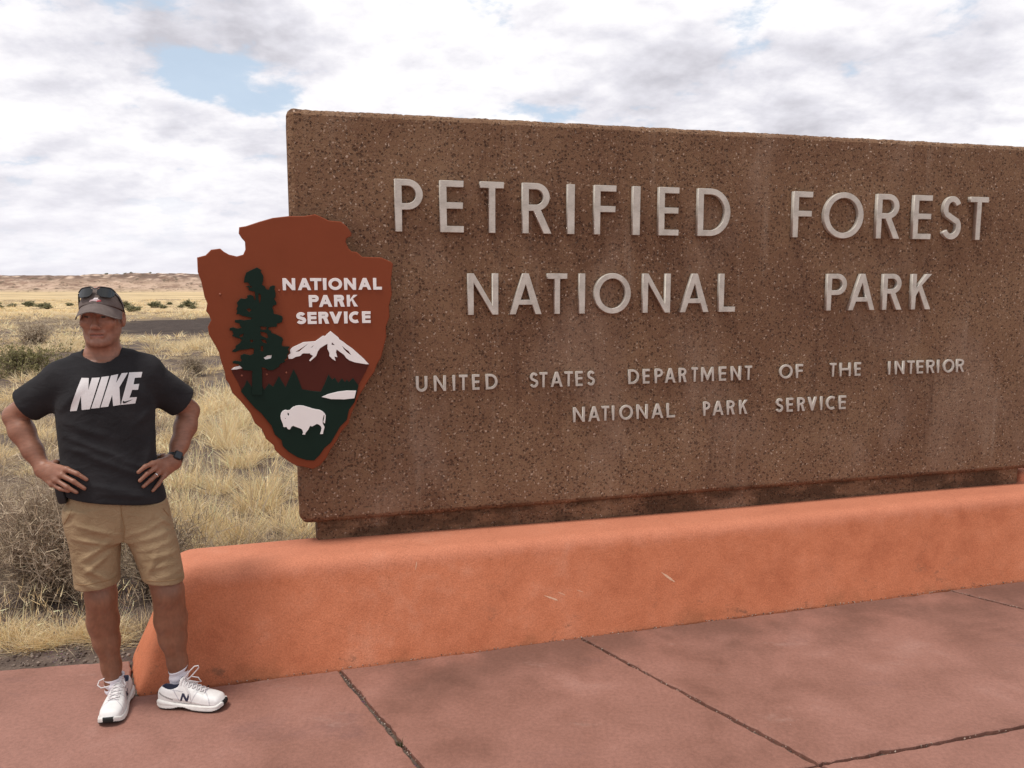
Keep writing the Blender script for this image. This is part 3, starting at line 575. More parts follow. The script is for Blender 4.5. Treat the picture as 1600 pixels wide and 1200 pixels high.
n1 = nt.noise(nt.mapping(P, (0.10, 0.10, 0.35)), 1, 7, 0.68); n2 = nt.voro(nt.mapping(P, (0.20, 0.20, 0.5)), 1.0)
sz = nt.add('ShaderNodeSeparateXYZ'); nt.put(sz.inputs[0], P)
tal = nt.ramp(n1, [(0.34, (0.20, 0.130, 0.10)), (0.45, (0.42, 0.30, 0.22)), (0.56, (0.56, 0.41, 0.31)), (0.68, (0.48, 0.33, 0.25))])
rk = nt.mix(nt.smooth(n2, 0.15, 0.6), (0.62, 0.47, 0.37), (0.15, 0.10, 0.082))
up = nt.smooth(nt.math('ADD', sz.outputs[2], nt.math('MULTIPLY', nt.math('SUBTRACT', n1, 0.5), 6.0)), -1.6, 2.6)
c = nt.mix(up, tal, nt.mix(0.9, tal, rk))
n7 = nt.noise(nt.mapping(P, (0.16, 0.16, 0.6), loc=(3, 1, 2)), 1, 6, 0.7)
c = nt.mix(nt.math('MULTIPLY', nt.smooth(n7, 0.50, 0.60), 0.65), c, (0.235, 0.145, 0.105))
c = nt.mix(nt.math('SUBTRACT', 1.0, nt.smooth(sz.outputs[2], -4.6, -2.6)), c, (0.58, 0.44, 0.28))
c = nt.mix(nt.math('MULTIPLY', nt.smooth(nt.noise(nt.mapping(P, (0.3, 0.3, 0.3)), 1, 5, 0.7), 0.55, 0.63), 0.8), c, (0.13, 0.10, 0.07))
nt.put(b.inputs['Base Color'], c); b.inputs['Roughness'].default_value = 0.95; b.inputs['Specular IOR Level'].default_value = 0.1
bump(nt, b, nt.noise(P, 0.5, 6, 0.7), 0.8, 1.2)
mesa = link('hills', mesh_np('hills', mV, mF), m); tag(mesa, kind='structure')

# ------------------------------------------------------------------ pavement of big coloured concrete panels
def jittered(poly, step=0.03, amp=0.0025, seed=0):
    out = []; rg = np.random.default_rng(seed)
    for p, q in zip(poly, poly[1:] + poly[:1]):
        p = np.array(p); q = np.array(q); L = np.linalg.norm(q - p); n = max(int(L / step), 1)
        nn = np.array([-(q - p)[1], (q - p)[0]]) / L
        for k in range(n):
            o = 0 if k == 0 else amp * (rg.normal() * 0.6 + 2.2 * (vnoise(k * 0.21, seed) - 0.5))
            out.append(p + (q - p) * k / n + nn * o)
    return np.array(out)

def inset(P, d):
    e = np.roll(P, -1, 0) - P; e /= np.linalg.norm(e, axis=1)[:, None] + 1e-12
    nrm = np.stack([-e[:, 1], e[:, 0]], 1); pn = np.roll(nrm, 1, 0)
    v = nrm + pn; v /= np.linalg.norm(v, axis=1)[:, None] + 1e-12
    return P + v * d

def cline(x): return 2.971 + 0.288 * (x - 1.175)
BW = [(-1.855, 3.85), (-1.682, 3.505)]
panels = [
    [(-7.5, cline(-7.5)), (-0.127, 2.596), (-0.823, 3.752), BW[1], BW[0], (-7.5, 2.95)],
    [(-0.127, 2.596), (1.175, 2.971), (0.346, 4.113), (-0.823, 3.752)],
    [(1.175, 2.971), (3.665, cline(3.665)), (2.606, 4.765), (0.346, 4.113)],
    [(3.665, cline(3.665)), (9.5, cline(9.5)), (8.0, 6.324), (2.606, 4.765)],
    [(-7.5, -2.0), (0.62, 1.2), (-0.127, 2.596), (-7.5, cline(-7.5))],
    [(0.62, 1.2), (2.15, 1.65), (1.175, 2.971), (-0.127, 2.596)],
    [(2.15, 1.65), (5.2, 2.5), (3.665, cline(3.665)), (1.175, 2.971)],
    [(5.2, 2.5), (12.0, 4.4), (9.5, cline(9.5)), (3.665, cline(3.665))],
    [(-7.5, -6.0), (12.0, -6.0), (12.0, 4.4), (5.2, 2.5), (2.15, 1.65), (0.62, 1.2), (-7.5, -2.0)]]
bm = bmesh.new()
for k, poly in enumerate(panels):
    Pj = inset(np.array(jittered(poly, amp=0.0042, seed=k + 1)), 0.0110)
    Pt = inset(Pj, 0.005)
    lv = [[bm.verts.new((x, y, 0)) for x, y in Pt], [bm.verts.new((x, y, -0.005)) for x, y in Pj], [bm.verts.new((x, y, -0.06)) for x, y in Pj]]
    bm.faces.new(lv[0])
    for A, B in zip(lv[:-1], lv[1:]):
        for q in range(len(A)):
            w = (q + 1) % len(A); bm.faces.new((A[q], B[q], B[w], A[w]))
m, nt, b = material('coloured concrete paving')
P = world_co(nt)
n1 = nt.noise(P, 0.8, 5, 0.55); n2 = nt.noise(nt.mapping(P, (1, 1, 1), rot=(0, 0, 0.3)), 3.2, 6, 0.6, dist=0.3); n3 = nt.noise(P, 60, 3)
c = nt.ramp(nt.math('ADD', nt.math('MULTIPLY', n1, 0.5), nt.math('MULTIPLY', n2, 0.5)), [(0.34, (0.175, 0.080, 0.058)), (0.45, (0.248, 0.117, 0.087)), (0.57, (0.298, 0.144, 0.110)), (0.68, (0.35, 0.185, 0.148))])
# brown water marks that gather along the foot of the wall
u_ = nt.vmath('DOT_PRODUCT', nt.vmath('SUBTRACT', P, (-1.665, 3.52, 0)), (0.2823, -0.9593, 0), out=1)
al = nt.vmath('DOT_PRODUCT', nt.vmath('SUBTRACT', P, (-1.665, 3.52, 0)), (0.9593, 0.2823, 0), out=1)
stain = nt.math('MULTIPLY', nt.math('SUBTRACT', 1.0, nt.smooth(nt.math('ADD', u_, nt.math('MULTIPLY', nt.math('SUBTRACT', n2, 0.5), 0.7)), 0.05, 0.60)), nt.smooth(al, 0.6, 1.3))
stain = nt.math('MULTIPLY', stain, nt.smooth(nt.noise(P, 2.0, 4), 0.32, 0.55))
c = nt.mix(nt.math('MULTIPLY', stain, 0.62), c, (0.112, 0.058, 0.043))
st2 = nt.smooth(nt.noise(nt.mapping(P, (0.7, 1.6, 1), loc=(3, 1, 0)), 1.3, 6, 0.65, dist=0.6), 0.58, 0.70)
c = nt.mix(nt.math('MULTIPLY', st2, 0.42), c, (0.165, 0.085, 0.078))
pale = nt.smooth(nt.noise(nt.mapping(P, (1.6, 3.0, 1), loc=(8, 3, 0)), 1.5, 7, 0.7), 0.6, 0.74)
c = nt.mix(nt.math('MULTIPLY', pale, 0.35), c, (0.41, 0.265, 0.22))
spot = nt.math('MULTIPLY', nt.math('SUBTRACT', 1.0, nt.smooth(nt.voro(P, 5.5), 0.016, 0.05)), nt.smooth(nt.noise(P, 1.7, 2), 0.55, 0.62))
c = nt.mix(nt.math('MULTIPLY', spot, 0.75), c, (0.07, 0.035, 0.03))
wspk = nt.math('MULTIPLY', nt.math('SUBTRACT', 1.0, nt.smooth(nt.voro(nt.mapping(P, loc=(3.3, 1.2, 0)), 11), 0.015, 0.04)), nt.smooth(nt.noise(P, 1.1, 2), 0.54, 0.62))
c = nt.mix(nt.math('MULTIPLY', wspk, 0.5), c, (0.55, 0.42, 0.38))
f = nt.math('MULTIPLY_ADD', nt.math('ADD', n3, nt.noise(P, 190, 3, 0.7)), 0.62, 0.38)
cc = nt.add('ShaderNodeCombineColor'); [nt.put(cc.inputs[i], f) for i in range(3)]
c = nt.mix(1.0, c, cc.outputs[0], 'MULTIPLY')
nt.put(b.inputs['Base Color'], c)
nt.put(b.inputs['Roughness'], nt.math('MULTIPLY_ADD', n2, 0.25, 0.55)); b.inputs['Specular IOR Level'].default_value = 0.35
bump(nt, b, nt.math('ADD', nt.math('MULTIPLY', n2, 1.2), nt.math('MULTIPLY', nt.noise(P, 140, 3), 0.22)), 0.35, 0.01)
pavement = link('pavement', mesh_bm('pavement', bm), m); tag(pavement, kind='structure')

# ------------------------------------------------------------------ terracotta stucco plinth wall
H_ = 0.014
lo_ = np.array([-0.30, -0.06, -0.05]); nn_ = (np.array([6.7, 0.85, 0.66]) / H_).astype(int)
ax_ = [(lo_[i] + H_ * np.arange(nn_[i])).astype(np.float32) for i in range(3)]
X, Y, Z = ax_[0][:, None, None], ax_[1][None, :, None], ax_[2][None, None, :]
def smax(a, b, k):
    h = np.maximum(k - np.abs(a - b), 0) / k
    return np.maximum(a, b) + h * h * k * 0.25
wav = (0.006 * np.sin(X * 2.3 + 1) * np.sin(Z * 5 + X * 0.7) + 0.004 * np.sin(X * 6.1 + Z * 9) + 0.002 * np.sin(X * 19 + 2 * np.sin(Z * 13))) * 0.6
ny, nz_ = -0.972, 0.236
fr = Y * ny + Z * nz_ + wav
ne = np.array([-0.971, -0.24, 0.44]); ne /= np.linalg.norm(ne)
ne2 = np.array([-1.0, 0.0, 0.44]); ne2 /= np.linalg.norm(ne2)
en = smax(X * ne[0] + Y * ne[1] + Z * ne[2], (X + 0.088) * ne2[0] + Z * ne2[2], 0.05) + 0.5 * wav
tp = Z - (0.5 + 0.004 * np.sin(X * 1.7))
dd = smax(smax(fr, en, 0.035), np.maximum(Y - 0.515, X - 6.25), 0.05)
dd = smax(dd, tp, 0.062)
blk = smax(np.maximum(5.345 - X, X - 6.25), np.maximum(0.36 - Y, Y - 0.70), 0.03)
blk = smax(blk, Z - 0.572, 0.05)
dd = np.minimum(dd, blk); dd = np.maximum(dd, -0.035 - Z)
g = SDF(lo_, lo_ + (nn_ - 1) * H_, H_); g.f = dd.astype(np.float32); g.n = np.array(dd.shape); g.ax = ax_
wV, wF = g.mesh(1)
m, nt, b = material('terracotta stucco')
P = obj_co(nt)
n1 = nt.noise(P, 1.6, 5, 0.6, dist=0.4); n2 = nt.noise(P, 9, 6, 0.62); n3 = nt.noise(P, 130, 4, 0.6)
c = nt.ramp(nt.math('ADD', nt.math('MULTIPLY', n1, 0.55), nt.math('MULTIPLY', n2, 0.45)), [(0.34, (0.42, 0.132, 0.066)), (0.46, (0.495, 0.166, 0.084)), (0.57, (0.535, 0.188, 0.099)), (0.68, (0.57, 0.228, 0.134))])
sp = nt.add('ShaderNodeSeparateXYZ'); nt.put(sp.inputs[0], P)
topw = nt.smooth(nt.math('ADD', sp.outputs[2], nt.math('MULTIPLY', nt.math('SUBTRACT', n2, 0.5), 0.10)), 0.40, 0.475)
c = nt.mix(nt.math('MULTIPLY', topw, 0.45), c, (0.51, 0.212, 0.140))          # sky-lit top: brightening painted into the colour
low = nt.math('MULTIPLY', nt.math('SUBTRACT', 1.0, nt.smooth(nt.math('ADD', sp.outputs[2], nt.math('MULTIPLY', nt.math('SUBTRACT', n2, 0.5), 0.25)), 0.0, 0.10)), nt.smooth(nt.noise(P, 3.1, 3), 0.5, 0.62))
c = nt.mix(nt.math('MULTIPLY', low, 0.42), c, (0.30, 0.12, 0.06))             # splash dirt
drip = nt.smooth(nt.noise(nt.mapping(P, (5.5, 1, 0.9)), 1.6, 5, 0.6), 0.60, 0.74)
c = nt.mix(nt.math('MULTIPLY', drip, 0.16), c, (0.42, 0.12, 0.055))
chip = nt.smooth(nt.noise(P, 22, 3, 0.6), 0.72, 0.75)
c = nt.mix(nt.math('MULTIPLY', chip, 0.5), c, (0.25, 0.10, 0.055))
ce = nt.add('ShaderNodeTexVoronoi', feature='DISTANCE_TO_EDGE'); nt.put(ce.inputs['Vector'], nt.vmath('ADD', P, nt.vmath('MULTIPLY', nt.noise(P, 6, 5, 0.7, out=1), (0.22, 0.22, 0.22)))); ce.inputs['Scale'].default_value = 2.6
crack = nt.math('MULTIPLY', nt.math('SUBTRACT', 1.0, nt.smooth(ce.outputs['Distance'], 0.002, 0.011)), nt.smooth(nt.noise(P, 1.9, 3), 0.50, 0.60))
c = nt.mix(nt.math('MULTIPLY', crack, 0.26), c, (0.22, 0.085, 0.045))
rub = nt.math('MULTIPLY', nt.smooth(nt.noise(nt.mapping(P, (1, 1, 1.6), loc=(5, 2, 1)), 7.0, 6, 0.7), 0.58, 0.68), nt.math('SUBTRACT', 1.0, nt.smooth(sp.outputs[2], 0.04, 0.26)))
c = nt.mix(nt.math('MULTIPLY', rub, 0.7), c, (0.20, 0.095, 0.06))
gr = nt.math('MULTIPLY_ADD', nt.math('ADD', n3, nt.noise(P, 240, 3, 0.7)), 0.72, 0.28)
cc = nt.add('ShaderNodeCombineColor'); [nt.put(cc.inputs[i], gr) for i in range(3)]
c = nt.mix(1.0, c, cc.outputs[0], 'MULTIPLY')
nt.put(b.inputs['Base Color'], c); b.inputs['Roughness'].default_value = 0.9; b.inputs['Specular IOR Level'].default_value = 0.15
bump(nt, b, nt.math('ADD', nt.math('MULTIPLY', n3, 0.6), nt.math('ADD', nt.math('MULTIPLY', n2, 0.9), nt.math('MULTIPLY', nt.noise(P, 34, 4), 0.5))), 0.42, 0.007)
plinth = link('stucco_plinth_wall', mesh_np('stucco_plinth_wall', wV, wF), m, smooth=True)
plinth.location = (-1.665, 3.52, 0); plinth.rotation_euler = (0, 0, R(16.4))
tag(plinth, 'low terracotta orange stucco wall with rounded top that carries the brown concrete sign', 'wall')
# ------------------------------------------------------------------ the big concrete sign
SIGN = (-0.9803, 4.1185, 0.5)
sign = empty('concrete_park_sign', SIGN, R(15.5))
tag(sign, 'big brown exposed aggregate concrete sign with raised silver letters on the orange wall', 'sign')
m, nt, b = material('exposed aggregate concrete')
P = obj_co(nt)
n1 = nt.noise(P, 1.1, 5, 0.6, dist=0.3); n2 = nt.noise(P, 11, 7, 0.75); n4 = nt.noise(P, 6.5, 4, 0.6); n5 = nt.noise(P, 70, 4, 0.7); n3 = nt.noise(nt.mapping(P, loc=(4, 4, 4)), 3.1, 5, 0.6)
matrix = nt.ramp(nt.math('ADD', nt.math('MULTIPLY', n1, 0.45), nt.math('ADD', nt.math('MULTIPLY', n3, 0.20), nt.math('ADD', nt.math('MULTIPLY', n2, 0.2), nt.math('MULTIPLY', n5, 0.15)))),
                 [(0.34, (0.118, 0.061, 0.036)), (0.46, (0.178, 0.098, 0.058)), (0.56, (0.228, 0.135, 0.080)), (0.70, (0.29, 0.188, 0.122))])
wob = nt.vmath('ADD', P, nt.vmath('SCALE', nt.noise(P, 45, 2, out=1), (0, 0, 0)))
wn = [x for x in nt.n if x.bl_idname == 'ShaderNodeVectorMath' and x.operation == 'SCALE'][-1]; wn.inputs['Scale'].default_value = 0.022
v1 = nt.voro(wob, 78); v1c = nt.voro(wob, 78, 'Color')
s1 = nt.add('ShaderNodeSeparateColor'); nt.put(s1.inputs[0], v1c)
stone = nt.ramp(s1.outputs[0], [(0.0, (0.055, 0.030, 0.024)), (0.18, (0.10, 0.052, 0.038)), (0.42, (0.20, 0.105, 0.070)), (0.7, (0.27, 0.155, 0.10)), (0.88, (0.38, 0.25, 0.165)), (0.97, (0.62, 0.47, 0.37))])
inst = nt.math('MULTIPLY', nt.math('SUBTRACT', 1.0, nt.smooth(v1, 0.34, 0.46)), nt.smooth(nt.math('ADD', s1.outputs[1], nt.math('MULTIPLY', nt.math('SUBTRACT', n2, 0.5), 0.8)), 0.38, 0.46))
c = nt.mix(nt.math('MULTIPLY', inst, 0.62), matrix, stone)
v2 = nt.voro(nt.vmath('ADD', wob, (2.3, 0.7, 1.1)), 58); v2c = nt.voro(nt.vmath('ADD', wob, (2.3, 0.7, 1.1)), 58, 'Color')
s2 = nt.add('ShaderNodeSeparateColor'); nt.put(s2.inputs[0], v2c)
pitn = nt.math('ADD', s2.outputs[0], nt.math('MULTIPLY', nt.math('SUBTRACT', n4, 0.5), 2.0))
pit = nt.math('MULTIPLY', nt.math('SUBTRACT', 1.0, nt.smooth(v2, 0.24, 0.44)), nt.smooth(pitn, 0.60, 0.74))
v3 = nt.voro(nt.vmath('ADD', wob, (5.3, 1.7, 3.1)), 150); s3 = nt.add('ShaderNodeSeparateColor'); nt.put(s3.inputs[0], nt.voro(nt.vmath('ADD', wob, (5.3, 1.7, 3.1)), 150, 'Color'))
pit2 = nt.math('MULTIPLY', nt.math('SUBTRACT', 1.0, nt.smooth(v3, 0.25, 0.42)), nt.smooth(nt.math('ADD', s3.outputs[0], nt.math('MULTIPLY', nt.math('SUBTRACT', n2, 0.5), 0.9)), 0.64, 0.78))
pit = nt.math('MAXIMUM', pit, nt.math('MULTIPLY', pit2, 0.7))
c = nt.mix(nt.math('MULTIPLY', pit, 0.66), c, (0.050, 0.027, 0.021))
white = nt.math('MULTIPLY', nt.math('SUBTRACT', 1.0, nt.smooth(v3, 0.2, 0.34)), nt.smooth(s3.outputs[1], 0.955, 0.97))
c = nt.mix(nt.math('MULTIPLY', white, 0.9), c, (0.66, 0.52, 0.42))
wash = nt.smooth(nt.noise(nt.mapping(P, (1.1, 1.0, 0.55), loc=(1.2, 0, 3.3)), 1.5, 5, 0.55, dist=0.5), 0.53, 0.68)
c = nt.mix(nt.math('MULTIPLY', wash, 0.30), c, (0.33, 0.225, 0.165))
dk = nt.smooth(nt.noise(nt.mapping(P, (0.8, 1.0, 0.7), loc=(9.2, 0, 1.3)), 1.2, 4, 0.55), 0.55, 0.7)
c = nt.mix(nt.math('MULTIPLY', dk, 0.25), c, (0.115, 0.060, 0.042))
spz = nt.add('ShaderNodeSeparateXYZ'); nt.put(spz.inputs[0], P)
run = nt.noise(nt.mapping(P, (5.5, 1.0, 0.42), loc=(2.2, 0, 0.7)), 1.7, 6, 0.62)
c = nt.mix(nt.math('MULTIPLY', nt.smooth(run, 0.56, 0.72), 0.32), c, (0.37, 0.27, 0.20))
c = nt.mix(nt.math('MULTIPLY', nt.math('SUBTRACT', 1.0, nt.smooth(run, 0.30, 0.43)), 0.42), c, (0.085, 0.043, 0.028))
damp = nt.math('MULTIPLY', nt.math('SUBTRACT', 1.0, nt.smooth(nt.math('ADD', spz.outputs[2], nt.math('MULTIPLY', nt.math('SUBTRACT', n3, 0.5), 0.10)), 0.10, 0.16)), nt.smooth(nt.noise(nt.mapping(P, (2.2, 1, 5)), 2.0, 5, 0.65), 0.38, 0.60))
c = nt.mix(nt.math('MULTIPLY', damp, 0.75), c, (0.062, 0.036, 0.022))
nt.put(b.inputs['Base Color'], c); b.inputs['Roughness'].default_value = 0.9; b.inputs['Specular IOR Level'].default_value = 0.15
hg = nt.math('SUBTRACT', nt.math('ADD', nt.math('MULTIPLY', inst, 0.35), nt.math('MULTIPLY', n2, 0.5)), nt.math('MULTIPLY', pit, 1.4))
bump(nt, b, hg, 0.75, 0.008)
CONC = m

def rough_block(name, x0, x1, z0, z1, y0, y1, ch, rad, parent, seed, amp=0.004):
    """cast slab with a broken arris: front outline rings with jitter"""
    rg = np.random.default_rng(seed)
    pts = []
    def seg(p, q, step=0.011):
        n = max(int(math.dist(p, q) / step), 1)
        return [(p[0] + (q[0] - p[0]) * k / n, p[1] + (q[1] - p[1]) * k / n) for k in range(n)]
    r0, r1, r2, r3 = rad    # bottom-left, bottom-right, top-right, top-left
    pts += arc(x0 + r0, z0 + r0, r0, r0, 180, 270, 5)[:-1] + seg((x0 + r0, z0), (x1 - r1, z0))
    pts += arc(x1 - r1, z0 + r1, r1, r1, 270, 360, 5)[:-1] + seg((x1, z0 + r1), (x1, z1 - r2))
    pts += arc(x1 - r2, z1 - r2, r2, r2, 0, 90, 5)[:-1] + seg((x1 - r2, z1), (x0 + r3, z1))
    pts += arc(x0 + r3, z1 - r3, r3, r3, 90, 180, 5)[:-1] + seg((x0, z1 - r3), (x0, z0 + r0))
    Pq = np.array(pts); n = len(Pq)
    def jit(a): return (rg.normal(size=(n, 1)) * 0.5 + (vnoise(np.arange(n)[:, None] * 0.25, seed * 3.3 + a * 1e3, seed) - 0.5) * 2) * a
    insetd = inset(Pq, ch)
    ring = [np.c_[inset(Pq, ch + 0) + (insetd - Pq) / ch * jit(amp), np.full(n, y0)],
            np.c_[inset(Pq, ch * 0.45) + (insetd - Pq) / ch * jit(amp * 0.8), y0 + ch * 0.30 + np.abs(jit(amp * 0.5))[:, 0]],
            np.c_[Pq + (insetd - Pq) / ch * jit(amp * 0.8), y0 + ch + jit(amp)[:, 0]],
            np.c_[Pq + (insetd - Pq) / ch * jit(amp * 0.5), np.full(n, (y0 + y1) / 2)],
            np.c_[Pq, np.full(n, y1 - ch)], np.c_[insetd, np.full(n, y1)]]
    bm = bmesh.new()
    vs = [[bm.verts.new((p[0], p[2], p[1])) for p in rr_] for rr_ in ring]
    bm.faces.new(vs[0]); bm.faces.new(vs[-1][::-1])
    for A, B in zip(vs[:-1], vs[1:]):
        for q in range(n):
            w = (q + 1) % n; bm.faces.new((A[q], B[q], B[w], A[w]))
    bmesh.ops.recalc_face_normals(bm, faces=bm.faces)
    return link(name, mesh_bm(name, bm), CONC, parent)

slab = rough_block('slab', -0.098, 4.60, 0.106, 2.151, 0.0, 0.36, 0.028, (0.05, 0.04, 0.03, 0.035), sign, 3, 0.0024)
foot = rough_block('foot', -0.012, 4.49, -0.54, 0.117, 0.042, 0.33, 0.012, (0.02, 0.02, 0.02, 0.02), sign, 5, 0.003)

# raised metal letters: (letter, left, right) along the slab, baseline and cap height per line
m, nt, b = material('cast aluminium letter')
P = obj_co(nt)
oi = nt.add('ShaderNodeObjectInfo')
Pv = nt.vmath('ADD', P, nt.vmath('SCALE', oi.outputs['Location'], (0, 0, 0)))
n1 = nt.noise(P, 14, 5, 0.6); n2 = nt.noise(nt.mapping(P, (2, 20, 2)), 30, 4, 0.6)
c = nt.ramp(nt.math('ADD', nt.math('MULTIPLY', n1, 0.6), nt.math('MULTIPLY', n2, 0.4)), [(0.3, (0.34, 0.31, 0.27)), (0.5, (0.54, 0.50, 0.445)), (0.7, (0.68, 0.64, 0.58))])
nt.put(b.inputs['Base Color'], c); b.inputs['Metallic'].default_value = 0.3; nt.put(b.inputs['Roughness'], nt.math('MULTIPLY_ADD', n1, 0.3, 0.40))
bump(nt, b, nt.noise(P, 180, 3), 0.2, 0.002)
METAL = m
LINES = [
 (2.075, 2.332, 0.0345, 0.026, [('P',0.408,0.548),('E',0.634,0.756),('T',0.842,0.967),('R',1.066,1.225),('I',1.312,1.352),('F',1.462,1.586),('I',1.682,1.725),('E',1.834,1.954),('D',2.068,2.268),('F',2.666,2.791),('O',2.868,3.135),('R',3.226,3.391),('E',3.483,3.612),('S',3.691,3.830),('T',3.889,4.024)]),
 (1.656, 1.869, 0.031, 0.024, [('N',0.775,0.937),('A',0.997,1.173),('T',1.204,1.315),('I',1.383,1.416),('O',1.468,1.680),('N',1.751,1.916),('A',1.974,2.152),('L',2.214,2.317),('P',2.914,3.047),('A',3.062,3.246),('R',3.299,3.438),('K',3.504,3.646)]),
 (1.2635, 1.3445, 0.0135, 0.012, [('U',0.502,0.561),('N',0.595,0.659),('I',0.694,0.707),('T',0.728,0.773),('E',0.798,0.837),('D',0.871,0.935),('S',1.113,1.160),('T',1.167,1.211),('A',1.229,1.298),('T',1.308,1.355),('E',1.371,1.412),('S',1.439,1.483),('D',1.680,1.744),('E',1.767,1.807),('P',1.839,1.887),('A',1.900,1.966),('R',1.986,2.035),('T',2.065,2.103),('M',2.123,2.206),('E',2.237,2.282),('N',2.313,2.378),('T',2.404,2.448),('O',2.629,2.716),('F',2.740,2.785),('T',2.970,3.012),('H',3.037,3.113),('E',3.141,3.183),('I',3.381,3.394),('N',3.428,3.496),('T',3.518,3.568),('E',3.586,3.633),('R',3.659,3.719),('I',3.738,3.751),('O',3.782,3.864),('R',3.880,3.940)]),
 (1.0655, 1.147, 0.0135, 0.012, [('N',1.360,1.427),('A',1.446,1.516),('T',1.525,1.569),('I',1.587,1.600),('O',1.631,1.711),('N',1.733,1.801),('A',1.823,1.896),('L',1.916,1.969),('P',2.145,2.187),('A',2.203,2.274),('R',2.295,2.346),('K',2.374,2.428),('S',2.615,2.663),('E',2.686,2.728),('R',2.759,2.810),('V',2.830,2.889),('I',2.915,2.928),('C',2.955,3.022),('E',3.043,3.091)])]
for zb, zt, t, dep, row in LINES:
    for ch, l, r_ in row:
        me = outline_mesh('letter', glyph(ch, r_ - l, zt - zb, min(t, r_ - l)), dep, 0.0018 if dep > 0.02 else 0.001)
        o = link('letter', me, METAL, sign)
        o.location = (l, -0.002, zb - 0.5); o.rotation_euler = (R(90), 0, random.gauss(0, 0.004))

# ------------------------------------------------------------------ arrowhead emblem board bolted to the slab
emb = empty('arrowhead_emblem_board', (SIGN[0], SIGN[1], 0), R(15.5))
tag(emb, 'brown arrowhead emblem board with pine, snowy mountain and white bison on the concrete sign', 'emblem')
PB = plain('brown board paint', (0.222, 0.055, 0.024), 0.5, var=0.10, scale=6, bstr=0.12, bscale=60, bdist=0.003, spec=0.12)
PM = plain('maroon board paint', (0.082, 0.020, 0.014), 0.45, var=0.10, scale=6, bstr=0.1, bscale=60, spec=0.12)
PG = plain('dark green board paint', (0.0085, 0.0215, 0.0155), 0.55, var=0.12, scale=6, bstr=0.1, bscale=60, spec=0.12)
PW = plain('white board paint', (0.86, 0.83, 0.815), 0.5, var=0.04, scale=10, bstr=0.08, bscale=80)
def layer(name, contours, y, depth, mat, bev=0.0008):
    o = link(name, outline_mesh(name, contours, depth, bev), mat, emb)
    o.location = (0, y, 0); o.rotation_euler = (R(90), 0, 0); return o
layer('board', EMBLEM['PLATE'], -0.035, 0.040, PB, 0.004)
layer('mountain', EMBLEM['MOUNTAIN'], -0.0740, 0.004, PM)
layer('snow_cap', EMBLEM['SNOW'], -0.0770, 0.006, PW)
layer('snow_patch', EMBLEM['SLIVER'], -0.0770, 0.006, PW)
layer('forest', EMBLEM['FOREST'], -0.0772, 0.0065, PG)
layer('lake', EMBLEM['LAKE'], -0.0830, 0.0055, PW)
layer('bison', EMBLEM['BISON'], -0.0830, 0.0058, PW)
layer('snow_patch', EMBLEM['PATCH'], -0.0771, 0.0065, PW)
layer('pine_tree_relief', EMBLEM['PINE'], -0.0800, 0.0085, PG)
for ch, l, r_, zb, zt in EMBLEM_LETTERS:
    w, h = r_ - l, zt - zb
    o = layer('letter', glyph(ch, w, h, min(0.0155, w)), -0.0740, 0.005, PW)
    o.location = (l, -0.0740, zb)
bolt = plain('painted bolt', (0.25, 0.075, 0.04), 0.5)
for bx, bz in [(-0.427, 1.77), (-0.159, 1.786), (-0.345, 1.383), (-0.23, 1.385), (-0.139, 1.391)]:
    bm = bmesh.new(); bmesh.ops.create_uvsphere(bm, u_segments=12, v_segments=6, radius=0.0055)
    o = link('bolt', mesh_bm('bolt', bm), bolt, emb, True); o.location = (bx, -0.0755, bz)
br = plain('steel bracket', (0.06, 0.045, 0.04), 0.6, 0.5)
for bx, bz in [(0.05, 1.95), (0.05, 1.25), (0.26, 1.6)]:
    bm = bmesh.new(); bmesh.ops.create_cube(bm, size=1); bmesh.ops.scale(bm, vec=(0.10, 0.040, 0.06), verts=bm.verts)
    bmesh.ops.bevel(bm, geom=bm.edges, offset=0.004, segments=2, affect='EDGES')
    o = link('bracket', mesh_bm('bracket', bm), br, emb); o.location = (bx, -0.0165, bz)

# ------------------------------------------------------------------ the man
man = empty('person', (-1.68, 3.42, 0), math.atan2(0.441, 0.898))
tag(man, 'man in grey cap, charcoal printed t-shirt, khaki shorts and white sneakers, hands on hips', 'person')

PSI = R(14)
HC = np.array([-0.004, 0.006, 1.694])
cs_, sn_ = math.cos(PSI), math.sin(PSI)
HM = [[cs_, -sn_, 0], [sn_, cs_, 0], [0, 0, 1]]           # person -> head axes
def hp(x, y, z): return (HC[0] + x * cs_ + y * sn_, HC[1] - x * sn_ + y * cs_, HC[2] + z)

# ---- bare body: one continuous surface
h = 0.0035
B = SDF((-0.43, -0.27, 0.045), (0.42, 0.19, 1.83), h)
B.zloft([(0.86, 0.0, 0.0, 0.165, 0.105), (1.0, -0.005, -0.01, 0.165, 0.108), (1.15, -0.01, -0.005, 0.162, 0.105), (1.3, -0.01, 0.0, 0.172, 0.108), (1.42, -0.01, 0.004, 0.165, 0.096), (1.47, -0.01, 0.010, 0.125, 0.078), (1.505, -0.011, 0.016, 0.085, 0.062)], 2.3, 0.02)
B.cone((-0.012, 0.025, 1.44), (-0.008, 0.022, 1.60), 0.064, 0.056, 0.03)                      # neck
B.cone((-0.06, 0.03, 1.505), (-0.165, 0.015, 1.44), 0.036, 0.05, 0.04)
B.cone((0.04, 0.03, 1.515), (0.15, 0.015, 1.46), 0.036, 0.05, 0.04)
